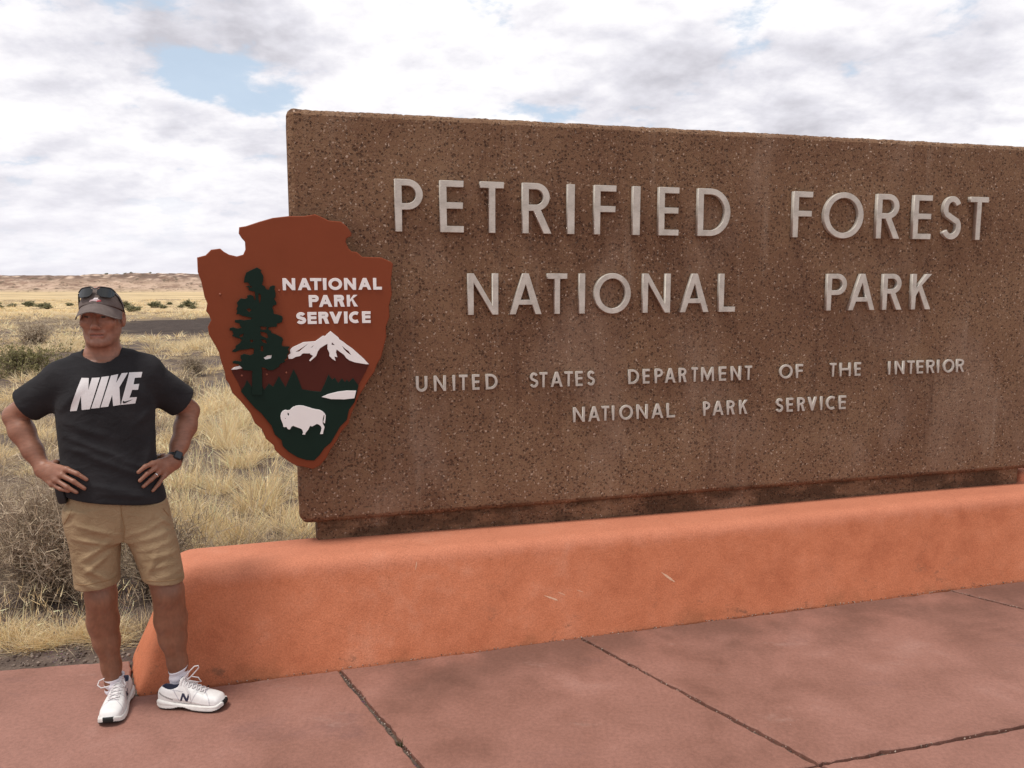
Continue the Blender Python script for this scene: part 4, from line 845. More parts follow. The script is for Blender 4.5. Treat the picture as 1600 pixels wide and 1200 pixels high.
# arms (his right arm is on the left)
B.chain([(-0.165, 0.012, 1.435, 0.056), (-0.25, 0.062, 1.37, 0.052), (-0.345, 0.115, 1.285, 0.043)], 0.02)
B.chain([(-0.347, 0.115, 1.283, 0.042), (-0.322, 0.085, 1.225, 0.0475), (-0.285, 0.040, 1.147, 0.038), (-0.250, -0.004, 1.079, 0.0285)], 0.02)
B.chain([(0.15, 0.012, 1.44, 0.056), (0.235, 0.062, 1.36, 0.052), (0.322, 0.115, 1.262, 0.043)], 0.02)
B.chain([(0.324, 0.115, 1.258, 0.042), (0.303, 0.085, 1.195, 0.0465), (0.272, 0.040, 1.125, 0.037), (0.241, -0.008, 1.062, 0.0285)], 0.02)
# hands: palms, five fingers each
HANDS = [
  dict(w=(-0.250, -0.006, 1.078), K=[(-0.163, -0.105, 1.088), (-0.182, -0.102, 1.066), (-0.201, -0.092, 1.045), (-0.219, -0.074, 1.027)],
       M=[(-0.126, -0.134, 1.073), (-0.140, -0.136, 1.043), (-0.165, -0.127, 1.022), (-0.189, -0.106, 1.011)],
       T=[(-0.094, -0.137, 1.046), (-0.103, -0.140, 1.011), (-0.132, -0.137, 0.998), (-0.160, -0.122, 1.002)],
       th=[(-0.232, -0.03, 1.085), (-0.205, 0.0, 1.098), (-0.192, 0.045, 1.092), (-0.180, 0.075, 1.082)]),
  dict(w=(0.241, -0.010, 1.060), K=[(0.153, -0.105, 1.080), (0.162, -0.103, 1.060), (0.176, -0.094, 1.038), (0.196, -0.078, 1.018)],
       M=[(0.123, -0.133, 1.076), (0.129, -0.134, 1.046), (0.143, -0.128, 1.018), (0.171, -0.108, 0.991)],
       T=[(0.096, -0.136, 1.055), (0.100, -0.139, 1.020), (0.112, -0.137, 0.994), (0.147, -0.121, 0.968)],
       th=[(0.224, -0.03, 1.072), (0.200, 0.0, 1.085), (0.186, 0.045, 1.078), (0.175, 0.075, 1.068)])]
for Hd in HANDS:
    w = np.array(Hd['w'])
    for q, kp in enumerate(Hd['K']):
        kp = np.array(kp); wq = w + (kp - np.mean(Hd['K'], axis=0)) * 0.45
        B.cone(wq, kp, 0.0175, 0.0120, 0.016)
    B.cone(w, w + (np.mean(Hd['K'], axis=0) - w) * 0.5, 0.024, 0.018, 0.02)
    t = Hd['th']
    B.cone(t[0], t[1], 0.0165, 0.0135, 0.012); B.cone(t[1], t[2], 0.0125, 0.0108, 0.006); B.cone(t[2], t[3], 0.0108, 0.0088, 0.005)
    rad = [(0.0112, 0.0098, 0.0082), (0.0115, 0.0100, 0.0084), (0.0108, 0.0095, 0.0080), (0.0098, 0.0084, 0.0070)]
    for kp, mp, tp, r in zip(Hd['K'], Hd['M'], Hd['T'], rad):
        B.cone(kp, mp, r[0], r[1], 0.004); B.cone(mp, tp, r[1], r[2], 0.004)
        B.ell(kp, (0.0125, 0.0125, 0.0118), None, 0.006)      # knuckle
# legs
B.chain([(-0.09, 0.0, 0.88, 0.092), (-0.078, -0.022, 0.66, 0.072), (-0.071, -0.028, 0.515, 0.0575), (-0.072, -0.014, 0.45, 0.054), (-0.069, 0.006, 0.395, 0.058), (-0.062, 0.016, 0.30, 0.050), (-0.050, 0.026, 0.18, 0.036), (-0.046, 0.030, 0.075, 0.036)], 0.03)
B.ell((-0.078, 0.040, 0.385), (0.056, 0.040, 0.085), None, 0.03)
B.ell((-0.071, -0.075, 0.505), (0.030, 0.018, 0.036), None, 0.025)      # kneecap
B.chain([(0.10, 0.0, 0.87, 0.092), (0.155, -0.065, 0.66, 0.074), (0.186, -0.090, 0.515, 0.060), (0.189, -0.072, 0.45, 0.058), (0.192, -0.056, 0.375, 0.063), (0.197, -0.050, 0.29, 0.054), (0.211, -0.044, 0.17, 0.038), (0.217, -0.042, 0.075, 0.037)], 0.03)
B.ell((0.198, -0.022, 0.37), (0.060, 0.040, 0.085), None, 0.03)
B.ell((0.184, -0.135, 0.505), (0.030, 0.018, 0.036), None, 0.025)
# head
def HE(c, r, k=0.02, sub=False): B.ell(hp(*c), r, HM, k, sub)
def HCN(a, b, ra, rb, k=0.012, sub=False): B.cone(hp(*a), hp(*b), ra, rb, k, sub)
HE((0, 0.014, 0.022), (0.0715, 0.097, 0.098), 0.03)
HE((0, -0.026, -0.040), (0.060, 0.062, 0.082), 0.03)
for sg_ in (-1, 1):
    HCN((sg_ * 0.050, 0.010, -0.058), (sg_ * 0.027, -0.056, -0.103), 0.019, 0.018, 0.03)      # jaw
    HE((sg_ * 0.039, -0.062, -0.026), (0.026, 0.018, 0.020), 0.030)                        # cheek
    HE((sg_ * 0.032, -0.096, -0.001), (0.019, 0.016, 0.0125), 0.012, True)                  # eye socket
    HE((sg_ * 0.032, -0.0755, -0.002), (0.0125, 0.0125, 0.0115), 0.004)                    # eyeball under lids
    HCN((sg_ * 0.014, -0.090, 0.016), (sg_ * 0.048, -0.076, 0.016), 0.0085, 0.008, 0.014)   # brow
    HCN((sg_ * 0.020, -0.0855, 0.0055), (sg_ * 0.044, -0.077, 0.003), 0.0040, 0.0040, 0.004) # upper lid
    HCN((sg_ * 0.020, -0.0850, -0.0085), (sg_ * 0.044, -0.0765, -0.0075), 0.0036, 0.0036, 0.004)
    HE((sg_ * 0.012, -0.100, -0.046), (0.0085, 0.010, 0.008), 0.008)                       # nostril wing
    HE((sg_ * 0.0785, 0.016, -0.016), (0.0115, 0.019, 0.034), 0.006)                         # ear
    HE((sg_ * 0.088, 0.008, -0.012), (0.0075, 0.010, 0.020), 0.005, True)
HCN((0, -0.088, 0.004), (0, -0.108, -0.036), 0.0095, 0.0115, 0.010)
HE((0, -0.1095, -0.040), (0.0125, 0.0115, 0.011), 0.008)
HCN((-0.022, -0.082, -0.0685), (0.022, -0.082, -0.0685), 0.0085, 0.0085, 0.010)             # lips
HCN((-0.018, -0.081, -0.0815), (0.018, -0.081, -0.0815), 0.0085, 0.0085, 0.008)
HCN((-0.026, -0.0905, -0.0752), (0.026, -0.0905, -0.0752), 0.0042, 0.0042, 0.003, True)
HCN((-0.02, -0.089, -0.0935), (0.02, -0.089, -0.0935), 0.006, 0.006, 0.01, True)
HE((0, -0.078, -0.108), (0.024, 0.018, 0.018), 0.018)                                      # chin
HCN((-0.002, 0.02, -0.085), (-0.004, 0.035, -0.19), 0.054, 0.059, 0.03)
# knuckle creases are left to the bump; ankles end inside the socks
bV, bQ = B.mesh(2)
skin = np.array([0.272, 0.126, 0.082])
C = np.tile(skin, (len(bV), 1))
nz = fbm(bV[:, 0] * 30 + bV[:, 1] * 17, bV[:, 2] * 30, 3, 77)
C *= (0.86 + 0.28 * nz)[:, None]
hl = (bV - HC); hx = hl[:, 0] * cs_ - hl[:, 1] * sn_; hy = hl[:, 0] * sn_ + hl[:, 1] * cs_; hz = hl[:, 2]
head = (bV[:, 2] > 1.53) & (np.abs(bV[:, 0]) < 0.13)
def tint(mask, col, f):
    C[mask] = C[mask] * (1 - f) + np.array(col) * f
def soft(d2, w): return np.exp(-d2 / (w * w))
w_ = np.where(head, soft((hx) ** 2 + (hz + 0.035) ** 2, 0.055) * (hy < -0.05), 0) * 0.12       # ruddy nose and cheeks
C = C * (1 - w_[:, None]) + np.array([0.36, 0.125, 0.085]) * w_[:, None]
tint(head & (np.abs(hx) < 0.024) & (np.abs(hz + 0.0755) < 0.0095) & (hy < -0.082), (0.26, 0.09, 0.07), 0.5)
tint(head & (np.abs(hx) < 0.025) & (np.abs(hz + 0.0752) < 0.0024) & (hy < -0.08), (0.07, 0.03, 0.025), 0.8)
for sg_ in (-1, 1):
    e = head & (np.abs(hz + 0.0015) < 0.0042) & (np.abs(hx - sg_ * 0.032) < 0.0125) & (hy < -0.07) & (hy > -0.094)
    tint(e, (0.20, 0.15, 0.13), 0.8)
    tint(e & (np.abs(hx - sg_ * 0.032 + 0.003) < 0.007), (0.03, 0.025, 0.02), 0.95)
    tint(head & (np.abs(hz - 0.0195 + 0.1 * np.abs(np.abs(hx) - 0.032)) < 0.0055) & (np.abs(hx - sg_ * 0.032) < 0.019) & (hy < -0.06), (0.12, 0.075, 0.05), 0.55)
stub = head & (hz < -0.05) & (hz > -0.135) & (hy < 0.02) & ~((np.abs(hx) < 0.024) & (np.abs(hz + 0.075) < 0.013))
tint(stub, (0.20, 0.125, 0.10), 0.18)
hn = fbm(bV[:, 0] * 120 + bV[:, 1] * 60, bV[:, 2] * 120, 4, 33)
C[head] *= (0.90 + 0.50 * hn[head])[:, None]
hair = head & (hy > -0.035) & (hz > -0.055 + np.clip(0.03 - hy, 0, 1) * 0.7) & (hz < 0.06) & ~((np.abs(hx) > 0.0785) & (np.abs(hy - 0.018) < 0.024))
tint(hair & (hz > -0.05), (0.20, 0.165, 0.14), 0.6)
arm = (bV[:, 2] > 0.95) & (np.abs(bV[:, 0]) > 0.21)
C[arm] *= np.array([1.0, 0.985, 0.96])
C[arm] *= (0.84 + 0.30 * vnoise(bV[arm, 2] * 260 + bV[arm, 1] * 120, (bV[arm, 0] - bV[arm, 2]) * 55, 6))[:, None]
C *= (0.90 + 0.20 * fbm(bV[:, 0] * 90, bV[:, 2] * 90 + bV[:, 1] * 70, 3, 15))[:, None]
leg = bV[:, 2] < 0.56
C[leg] *= np.array([0.84, 0.82, 0.74])
C[leg] *= (0.90 + 0.2 * vnoise(bV[leg, 0] * 220 + bV[leg, 1] * 150, bV[leg, 2] * 60, 5))[:, None]
SKIN = attr_mat('skin', 0.46, 260, 0.25, 0.0015, 0.4, 0.08, vscale=120)
bn = SKIN.node_tree.nodes['Principled BSDF']
bn.inputs['Subsurface Weight'].default_value = 0.08; bn.inputs['Subsurface Radius'].default_value = (0.01, 0.004, 0.002); bn.inputs['Subsurface Scale'].default_value = 0.6
link('body', mesh_np('body', bV, bQ, C), SKIN, man, True)

# ---- t-shirt
S = SDF((-0.41, -0.22, 0.84), (0.39, 0.21, 1.60), 0.004)
fs = folds([(-0.15, 1.27, 0.02, 1.20, 0.016, 0.004, 1), (-0.16, 1.22, 0.08, 1.10, 0.014, 0.005, 1), (-0.12, 1.16, 0.15, 1.02, 0.016, 0.006, 1), (0.0, 1.12, 0.16, 1.055, 0.012, 0.004, 1),
            (0.165, 1.20, 0.12, 1.04, 0.016, 0.005, 1), (-0.165, 1.10, -0.10, 1.0, 0.014, 0.004, 1), (-0.08, 1.02, 0.10, 0.965, 0.014, 0.005, 1), (-0.17, 1.33, -0.09, 1.42, 0.018, 0.005, 1),
            (0.15, 1.34, 0.09, 1.43, 0.018, 0.004, 1), (-0.05, 0.985, 0.14, 0.945, 0.012, 0.004, 1), (0.10, 1.25, 0.16, 1.31, 0.014, 0.004, 1), (-0.16, 1.17, -0.06, 1.15, 0.012, 0.003, 1),
            (-0.14, 1.2, 0.12, 1.15, 0.02, 0.004, -1), (-0.12, 1.1, 0.14, 1.02, 0.02, 0.005, -1)])
S.zloft([(0.87, 0.012, -0.012, 0.186, 0.132), (0.93, 0.010, -0.014, 0.193, 0.134), (1.0, 0.0, -0.014, 0.186, 0.130), (1.10, -0.007, -0.008, 0.182, 0.125), (1.2, -0.009, -0.004, 0.184, 0.122), (1.3, -0.008, 0.0, 0.188, 0.124), (1.38, -0.009, 0.003, 0.186, 0.119), (1.44, -0.010, 0.008, 0.166, 0.108), (1.485, -0.011, 0.012, 0.128, 0.089), (1.525, -0.011, 0.018, 0.092, 0.072)], 2.45, 0.03, fs)
S.cone((-0.065, 0.03, 1.508), (-0.168, 0.018, 1.446), 0.042, 0.062, 0.05)
S.cone((0.045, 0.03, 1.520), (0.155, 0.018, 1.466), 0.042, 0.062, 0.05)
slv = [((-0.150, 0.015, 1.432), (-0.300, 0.072, 1.330), 0.080, 0.0735), ((0.140, 0.015, 1.438), (0.292, 0.076, 1.307), 0.080, 0.0735)]
for a, b_, ra, rb in slv:
    a = np.array(a); b_ = np.array(b_); dr = (b_ - a) / np.linalg.norm(b_ - a)
    T = SDF(S.lo, S.lo + (S.n - 1) * S.h, S.h); T.n = S.n.copy(); T.ax = S.ax; T.f = np.full(S.n, 0.2, np.float32)
    T.cone(a, b_ + dr * 0.07, ra, rb * 0.97, 0)
    T.plane_cut(b_, dr, b_ - 0.2, b_ + 0.2, 0.004)
    T.cone(b_ - dr * 0.022, b_ + dr * 0.1, rb - 0.011, rb - 0.006, 0.004, True)        # open cuff
    full = (slice(None),) * 3
    S.blend(full, T.f, 0.028)
    del T
# neck opening and hem
S.cone((-0.012, 0.016, 1.470), (-0.012, -0.022, 1.640), 0.0635, 0.078, 0.005, True)
S.plane_cut((0, 0, 0.943), np.array((-0.165, 0.087, -1.0)) / 1.017, (-0.4, -0.3, 0.8), (0.4, 0.3, 1.06), 0.006)
sV, sQ = S.mesh(2)
m, nt, b = material('charcoal jersey')
P = obj_co(nt); n1 = nt.noise(P, 9, 4); n2 = nt.noise(P, 420, 2)
c = nt.ramp(nt.math('ADD', nt.math('MULTIPLY', n1, 0.6), nt.math('MULTIPLY', n2, 0.4)), [(0.3, (0.0185, 0.0178, 0.0195)), (0.7, (0.036, 0.0345, 0.037))])
nt.put(b.inputs['Base Color'], c); b.inputs['Roughness'].default_value = 0.95; b.inputs['Specular IOR Level'].default_value = 0.08
b.inputs['Sheen Weight'].default_value = 0.03; b.inputs['Sheen Roughness'].default_value = 0.5
bump(nt, b, nt.math('ADD', nt.math('MULTIPLY', n2, 0.05), nt.noise(nt.mapping(P, (1, 1, 1.7), rot=(0, 0.6, 0)), 13, 3, 0.5, dist=0.6)), 0.55, 0.012)
shirt = link('t_shirt', mesh_np('t_shirt', sV, sQ), m, man, True)
from mathutils.bvhtree import BVHTree
sbv = BVHTree.FromPolygons(sV.tolist(), sQ.tolist())
def decal(name, poly, bvh, mat, parent, off, axis=1, sign=-1, cell=0.009, M=None):
    """print a flat outline on a curved cloth surface: slice it fine and drop it on the cloth"""
    me = outline_mesh(name, [poly], 0.001, 0)
    bm = bmesh.new(); bm.from_mesh(me); bpy.data.meshes.remove(me)
    bmesh.ops.delete(bm, geom=[f for f in bm.faces if abs(f.normal.z) < 0.5 or f.calc_center_median().z < 0.0005], context='FACES')
    P = np.array(poly)
    for ax in (0, 1):
        for v in np.arange(P[:, ax].min() + cell / 2, P[:, ax].max(), cell):
            co = [0, 0, 0]; no = [0, 0, 0]; co[ax] = v; no[ax] = 1
            bmesh.ops.bisect_plane(bm, geom=bm.verts[:] + bm.edges[:] + bm.faces[:], plane_co=co, plane_no=no)
    for v in bm.verts:
        o = Vector((v.co.x, -1.0, v.co.y)) if M is None else M @ Vector((v.co.x, v.co.y, 0.3))
        d = Vector((0, 1, 0)) if M is None else (M.to_3x3() @ Vector((0, 0, -1))).normalized()
        hit = bvh.ray_cast(o, d)
        if hit[0] is not None: v.co = hit[0] - d * off
        else: v.co = o + d * (0.88 if M is None else 0.3)
    for f in bm.faces:
        f.normal_update(); f.smooth = True
    dd = Vector((0, 1, 0)) if M is None else (M.to_3x3() @ Vector((0, 0, -1)))
    for f in bm.faces:
        if f.normal.dot(dd) > 0: f.normal_flip()
    me = mesh_bm(name, bm)
    return link(name, me, mat, parent)
PRN = plain('white shirt print', (0.70, 0.67, 0.67), 0.55, var=0.10, scale=26, bstr=0.3, bscale=60, bdist=0.003)
BLK = plain('black print', (0.02, 0.019, 0.021), 0.8)
for k in 'NIKE': decal('shirt_letter', SHIRT_LETTERS[k], sbv, PRN, shirt, 0.0018)
decal('shirt_emblem', SHIRT_LETTERS['SW'], sbv, BLK, shirt, 0.0030)

loop = []
for k in range(72):
    a = 2 * math.pi * k / 72
    cx, cy = -0.012, 0.004
    hit = sbv.ray_cast(Vector((cx + 0.0695 * math.cos(a), cy + 0.0695 * math.sin(a), 1.75)), Vector((0, 0.10, -1)).normalized())
    if hit[0] is not None: loop.append(np.array(hit[0]))
loop = np.array(loop)
for _ in range(6): loop = (np.roll(loop, 1, 0) + loop * 2 + np.roll(loop, -1, 0)) / 4
V, F = tube(loop + np.array((0, 0, 0.0005)), 0.0062, 8, True)
link('collar', mesh_np('collar', V, F), shirt.data.materials[0], shirt, True)

# ---- khaki shorts
K = SDF((-0.24, -0.23, 0.47), (0.30, 0.17, 1.03), 0.004)
fl = folds([(-0.15, 0.86, 0.0, 0.80, 0.010, 0.005, 1), (-0.16, 0.80, -0.02, 0.765, 0.009, 0.005, 1), (-0.02, 0.78, -0.14, 0.70, 0.012, 0.005, 1), (-0.02, 0.73, -0.12, 0.655, 0.011, 0.006, 1), (-0.13, 0.68, -0.03, 0.61, 0.012, 0.006, 1), (-0.15, 0.62, -0.06, 0.57, 0.010, 0.004, 1),
            (0.04, 0.79, 0.20, 0.84, 0.010, 0.0030, 1), (0.05, 0.76, 0.22, 0.79, 0.010, 0.0030, 1), (0.07, 0.72, 0.23, 0.75, 0.010, 0.0025, 1), (0.09, 0.69, 0.24, 0.70, 0.010, 0.0030, 1), (0.10, 0.65, 0.22, 0.655, 0.010, 0.0025, 1), (0.12, 0.60, 0.24, 0.62, 0.010, 0.0020, 1), (0.15, 0.72, 0.10, 0.60, 0.012, 0.004, 1),
            (0.025, 0.90, 0.022, 0.74, 0.006, -0.004, 1), (0.018, 0.90, 0.016, 0.78, 0.006, 0.003, 1), (-0.19, 0.87, -0.14, 0.93, 0.012, 0.004, 1), (0.16, 0.86, 0.22, 0.80, 0.008, 0.004, 1)])
K.zloft([(0.76, 0.02, -0.015, 0.150, 0.105), (0.82, 0.014, -0.014, 0.185, 0.118), (0.88, 0.010, -0.012, 0.194, 0.121), (0.94, 0.008, -0.012, 0.184, 0.116), (0.99, 0.006, -0.012, 0.172, 0.110), (1.02, 0.005, -0.012, 0.168, 0.107)], 2.4, 0.03, fl)
K.zloft([(0.525, -0.080, -0.026, 0.090, 0.098), (0.56, -0.081, -0.025, 0.0895, 0.099), (0.64, -0.081, -0.021, 0.0905, 0.102), (0.74, -0.080, -0.016, 0.098, 0.108), (0.82, -0.085, -0.012, 0.104, 0.112), (0.90, -0.085, -0.01, 0.100, 0.108)], 2.3, 0.03, fl)
K.zloft([(0.515, 0.176, -0.078, 0.082, 0.096), (0.56, 0.173, -0.075, 0.083, 0.097), (0.64, 0.160, -0.062, 0.088, 0.101), (0.74, 0.137, -0.042, 0.098, 0.107), (0.82, 0.112, -0.022, 0.105, 0.112), (0.90, 0.095, -0.012, 0.102, 0.109)], 2.3, 0.03, fl)
# the right-hand leg hem slopes, both legs are open below
K.plane_cut((0.175, -0.07, 0.572), np.array((-0.10, 0.05, -1.0)), (0.07, -0.25, 0.4), (0.32, 0.2, 0.64), 0.003)
K.plane_cut((-0.08, -0.02, 0.580), np.array((0.06, 0.04, -1.0)), (-0.25, -0.25, 0.4), (0.055, 0.2, 0.64), 0.003)
for zc_, cx, cy, rx, ry in ((0.50, -0.080, -0.025, 0.077, 0.085), (0.50, 0.176, -0.077, 0.070, 0.084)):
    sl, (X, Y, Z) = K.region((cx - 0.12, cy - 0.13, 0.46), (cx + 0.12, cy + 0.13, 0.64))
    d = (np.sqrt(((X - cx) / rx) ** 2 + ((Y - cy) / ry) ** 2) - 1) * min(rx, ry)
    K.cut(sl, np.maximum(d, Z - 0.605).astype(np.float32), 0.004)
kV, kQ = K.mesh(2)
m, nt, b = material('khaki twill')
P = obj_co(nt); n1 = nt.noise(P, 7, 5, 0.6); n2 = nt.noise(nt.mapping(P, (1, 1, 2)), 300, 2)
c = nt.ramp(nt.math('ADD', nt.math('MULTIPLY', n1, 0.65), nt.math('MULTIPLY', n2, 0.35)), [(0.32, (0.235, 0.158, 0.088)), (0.5, (0.305, 0.212, 0.123)), (0.68, (0.37, 0.265, 0.160))])
sp = nt.add('ShaderNodeSeparateXYZ'); nt.put(sp.inputs[0], P)
nt.put(b.inputs['Base Color'], c); b.inputs['Roughness'].default_value = 0.9; b.inputs['Specular IOR Level'].default_value = 0.2
wr = nt.noise(nt.mapping(P, (1.0, 1.0, 1.5), rot=(0, 0.35, 0)), 16, 6, 0.6, dist=0.7)
bump(nt, b, nt.math('ADD', wr, nt.math('MULTIPLY', n2, 0.05)), 0.8, 0.013)
shorts = link('shorts', mesh_np('shorts', kV, kQ), m, man, True)
kbv = BVHTree.FromPolygons(kV.tolist(), kQ.tolist())
# hem stitching, fly seam and pocket seams laid on the cloth
STI = plain('khaki seam', (0.27, 0.16, 0.075), 0.9)
def seam(pts, bvh, r, mat, parent, name, back=False):
    out = []
    for p in pts:
        hit = bvh.ray_cast(Vector((p[0], -1, p[1])), Vector((0, 1, 0)))
        if hit[0] is not None: out.append(np.array(hit[0]) + np.array((0, -r * 0.4, 0)))
    if len(out) > 2:
        V, F = tube(out, r, 5); return link(name, mesh_np(name, V, F), mat, parent, True)
def lerp2(a, b, n): return [(a[0] + (b[0] - a[0]) * t, a[1] + (b[1] - a[1]) * t) for t in np.linspace(0, 1, n)]
seam(lerp2((-0.160, 0.604), (-0.002, 0.614), 30), kbv, 0.0014, STI, shorts, 'seam')
seam(lerp2((0.098, 0.598), (0.245, 0.583), 30), kbv, 0.0014, STI, shorts, 'seam')
seam([(0.028 + 0.004 * math.sin(z * 40), z) for z in np.linspace(0.925, 0.765, 24)], kbv, 0.0016, STI, shorts, 'seam')
seam(lerp2((0.185, 0.88), (0.205, 0.845), 12), kbv, 0.0022, STI, shorts, 'seam')
seam(lerp2((-0.155, 0.92), (-0.19, 0.85), 12), kbv, 0.0016, STI, shorts, 'seam')

# ---- phone pouch on the belt (his right hip)
Q = SDF((-0.26, -0.12, 0.90), (-0.13, 0.05, 1.06), 0.003)
pa, pb = np.array((-0.197, -0.045, 1.035)), np.array((-0.186, -0.045, 0.945))
Q.zloft([(0.940, -0.186, -0.040, 0.016, 0.034), (0.955, -0.188, -0.040, 0.018, 0.037), (1.0, -0.194, -0.040, 0.018, 0.038), (1.045, -0.198, -0.040, 0.017, 0.038)], 4.5, 0.0)
qV, qQ = Q.mesh(1)
pouch = link('phone_pouch', mesh_np('phone_pouch', qV, qQ), plain('black pouch', (0.012, 0.012, 0.014), 0.55), man, True)

# ---- watch and ring
def band(center, axis, r1, r2, width, thick, name, mat, parent, n=40):
    A = Vector(axis).normalized(); U = A.orthogonal().normalized(); W = A.cross(U)
    V, F = [], []
    prof = [(-width / 2, 0), (-width / 2, thick), (width / 2, thick), (width / 2, 0)]
    for k in range(n):
        a = 2 * math.pi * k / n
        for w, t in prof:
            V.append(tuple(Vector(center) + A * w + (U * math.cos(a) * (r1 + t) + W * math.sin(a) * (r2 + t))))
    for k in range(n):
        for q in range(4):
            k2 = (k + 1) % n; q2 = (q + 1) % 4
            F.append((k * 4 + q, k * 4 + q2, k2 * 4 + q2, k2 * 4 + q))
    return link(name, mesh_np(name, np.array(V), np.array(F)), mat, parent, True)
wa = (0.278 - 0.241, 0.046 + 0.008, 1.135 - 1.062)
wc_ = np.array((0.241, -0.008, 1.062)) + np.array(wa) / np.linalg.norm(wa) * 0.016
BLS = plain('black rubber', (0.012, 0.012, 0.013), 0.5)
GLS = plain('dark glass', (0.02, 0.022, 0.026), 0.12, bstr=0)
watch = band(tuple(wc_), wa, 0.0315, 0.0315, 0.021, 0.003, 'watch', BLS, man)
face_dir = Vector((0.25, -0.80, 0.35)); A = Vector(wa).normalized(); face_dir = (face_dir - A * face_dir.dot(A)).normalized()
bm = bmesh.new(); bmesh.ops.create_cube(bm, size=1); bmesh.ops.scale(bm, vec=(0.034, 0.038, 0.011), verts=bm.verts)
bmesh.ops.bevel(bm, geom=bm.edges, offset=0.004, segments=3, affect='EDGES')
side = A.cross(face_dir)
Mw = Matrix((side, A, face_dir)).transposed().to_4x4(); Mw.translation = Vector(wc_) + face_dir * 0.036
me = mesh_bm('watch_case', bm); me.transform(Mw); link('watch_case', me, BLS, watch, True)
bm = bmesh.new(); bmesh.ops.create_cube(bm, size=1); bmesh.ops.scale(bm, vec=(0.027, 0.031, 0.003), verts=bm.verts); bmesh.ops.bevel(bm, geom=bm.edges, offset=0.001, segments=2, affect='EDGES')
Mw2 = Mw.copy(); Mw2.translation = Vector(wc_) + face_dir * 0.0415
me = mesh_bm('watch_face', bm); me.transform(Mw2); link('watch_face', me, GLS, watch)
kp, mp = np.array(HANDS[1]['K'][2]), np.array(HANDS[1]['M'][2])
band(tuple(kp + (mp - kp) * 0.42), tuple(mp - kp), 0.0108, 0.0108, 0.006, 0.0016, 'ring', plain('silver', (0.75, 0.73, 0.70), 0.22, 1.0, bstr=0), man, 24)

# ---- cap, in head axes then turned with the head
def head_obj(name, V, F, mat, parent=None, smooth=True, cols=None):
    V = np.asarray(V, float)
    W = np.stack([HC[0] + V[:, 0] * cs_ + V[:, 1] * sn_, HC[1] - V[:, 0] * sn_ + V[:, 1] * cs_, HC[2] + V[:, 2]], 1)
    return link(name, mesh_np(name, W, F, cols), mat, parent or man, smooth)
m, nt, b = material('washed grey cap cotton')
P = obj_co(nt); n1 = nt.noise(P, 40, 5, 0.6); n2 = nt.noise(P, 500, 2)
c = nt.ramp(nt.math('ADD', nt.math('MULTIPLY', n1, 0.6), nt.math('MULTIPLY', n2, 0.4)), [(0.3, (0.105, 0.082, 0.075)), (0.7, (0.185, 0.150, 0.138))])
nt.put(b.inputs['Base Color'], c); b.inputs['Roughness'].default_value = 0.9; b.inputs['Specular IOR Level'].default_value = 0.2
bump(nt, b, nt.math('ADD', n1, nt.math('MULTIPLY', n2, 0.2)), 0.3, 0.003)
CAPM = m
na, nb = 96, 26
V = []
def cap_bottom(a):     # a = 0 at the forehead, lower at the back
    return 0.052 - 0.042 * math.sin(a / 2) ** 2 * 1.25 - 0.008 * abs(math.sin(a))
def cap_pt(a, t, grow=0.0):
    rx, ry, rz = 0.0835 + grow, 0.1055 + grow, 0.0985 + grow
    zb = cap_bottom(a); s0 = math.asin(max(min((zb - 0.018) / rz, 1), -1))
    la = s0 + (math.pi / 2 - s0) * t
    k = math.cos(la) ** 0.92
    seam_ = 1 - 0.010 * math.exp(-((((a / (math.pi / 3)) + 0.5) % 1 - 0.5) * 14) ** 2)
    fr = 1 + 0.03 * math.cos(a) * (1 - t)
    return (rx * k * math.sin(a) * seam_, 0.014 - ry * k * math.cos(a) * seam_ * fr, 0.018 + rz * math.sin(la))
for i in range(nb):
    t = i / (nb - 1) * 0.995
    for k in range(na): V.append(cap_pt(2 * math.pi * k / na, t))
for k in range(na): p = cap_pt(2 * math.pi * k / na, 0.0, -0.004); V.append((p[0], p[1], p[2] - 0.001))
F = [(i * na + k, i * na + (k + 1) % na, (i + 1) * na + (k + 1) % na, (i + 1) * na + k) for i in range(nb - 1) for k in range(na)]
F += [(nb * na + k, nb * na + (k + 1) % na, (k + 1) % na, k) for k in range(na)]
cap = head_obj('cap', V, np.array(F), CAPM)
bt = []
V, F = tube([(0.006 * math.cos(a), 0.014 + 0.006 * math.sin(a), 0.1165) for a in np.linspace(0, 6.28, 12)], 0.003, 6)
head_obj('cap_button', V, F, CAPM, cap)
# visor
nu, nv = 41, 12
V = []
for lay in (0, 1):
    for j in range(nv):
        v = j / (nv - 1)
        for i in range(nu):
            a = R(-80 + 160 * i / (nu - 1)); p = cap_pt(a, 0.0)
            ln = 0.076 * max(math.cos(a * 0.98), 0) ** 0.62
            x = p[0] * (1 + 0.06 * v * abs(math.sin(a))); y = p[1] - ln * v
            drop = -0.031 * v * max(math.cos(a), 0) ** 0.5 - 0.024 * (math.sin(a) ** 2) * (0.35 + 0.65 * v)
            V.append((x, y, p[2] + 0.001 + drop - 0.0028 * lay))
F = []
n = nu * nv
for j in range(nv - 1):
    for i in range(nu - 1):
        q = [j * nu + i, j * nu + i + 1, (j + 1) * nu + i + 1, (j + 1) * nu + i]
        F.append(q[::-1]); F.append([x + n for x in q])
for i in range(nu - 1): q = (nv - 1) * nu + i; F.append([q, q + 1, q + 1 + n, q + n])
head_obj('visor', V, np.array(F), CAPM, cap)
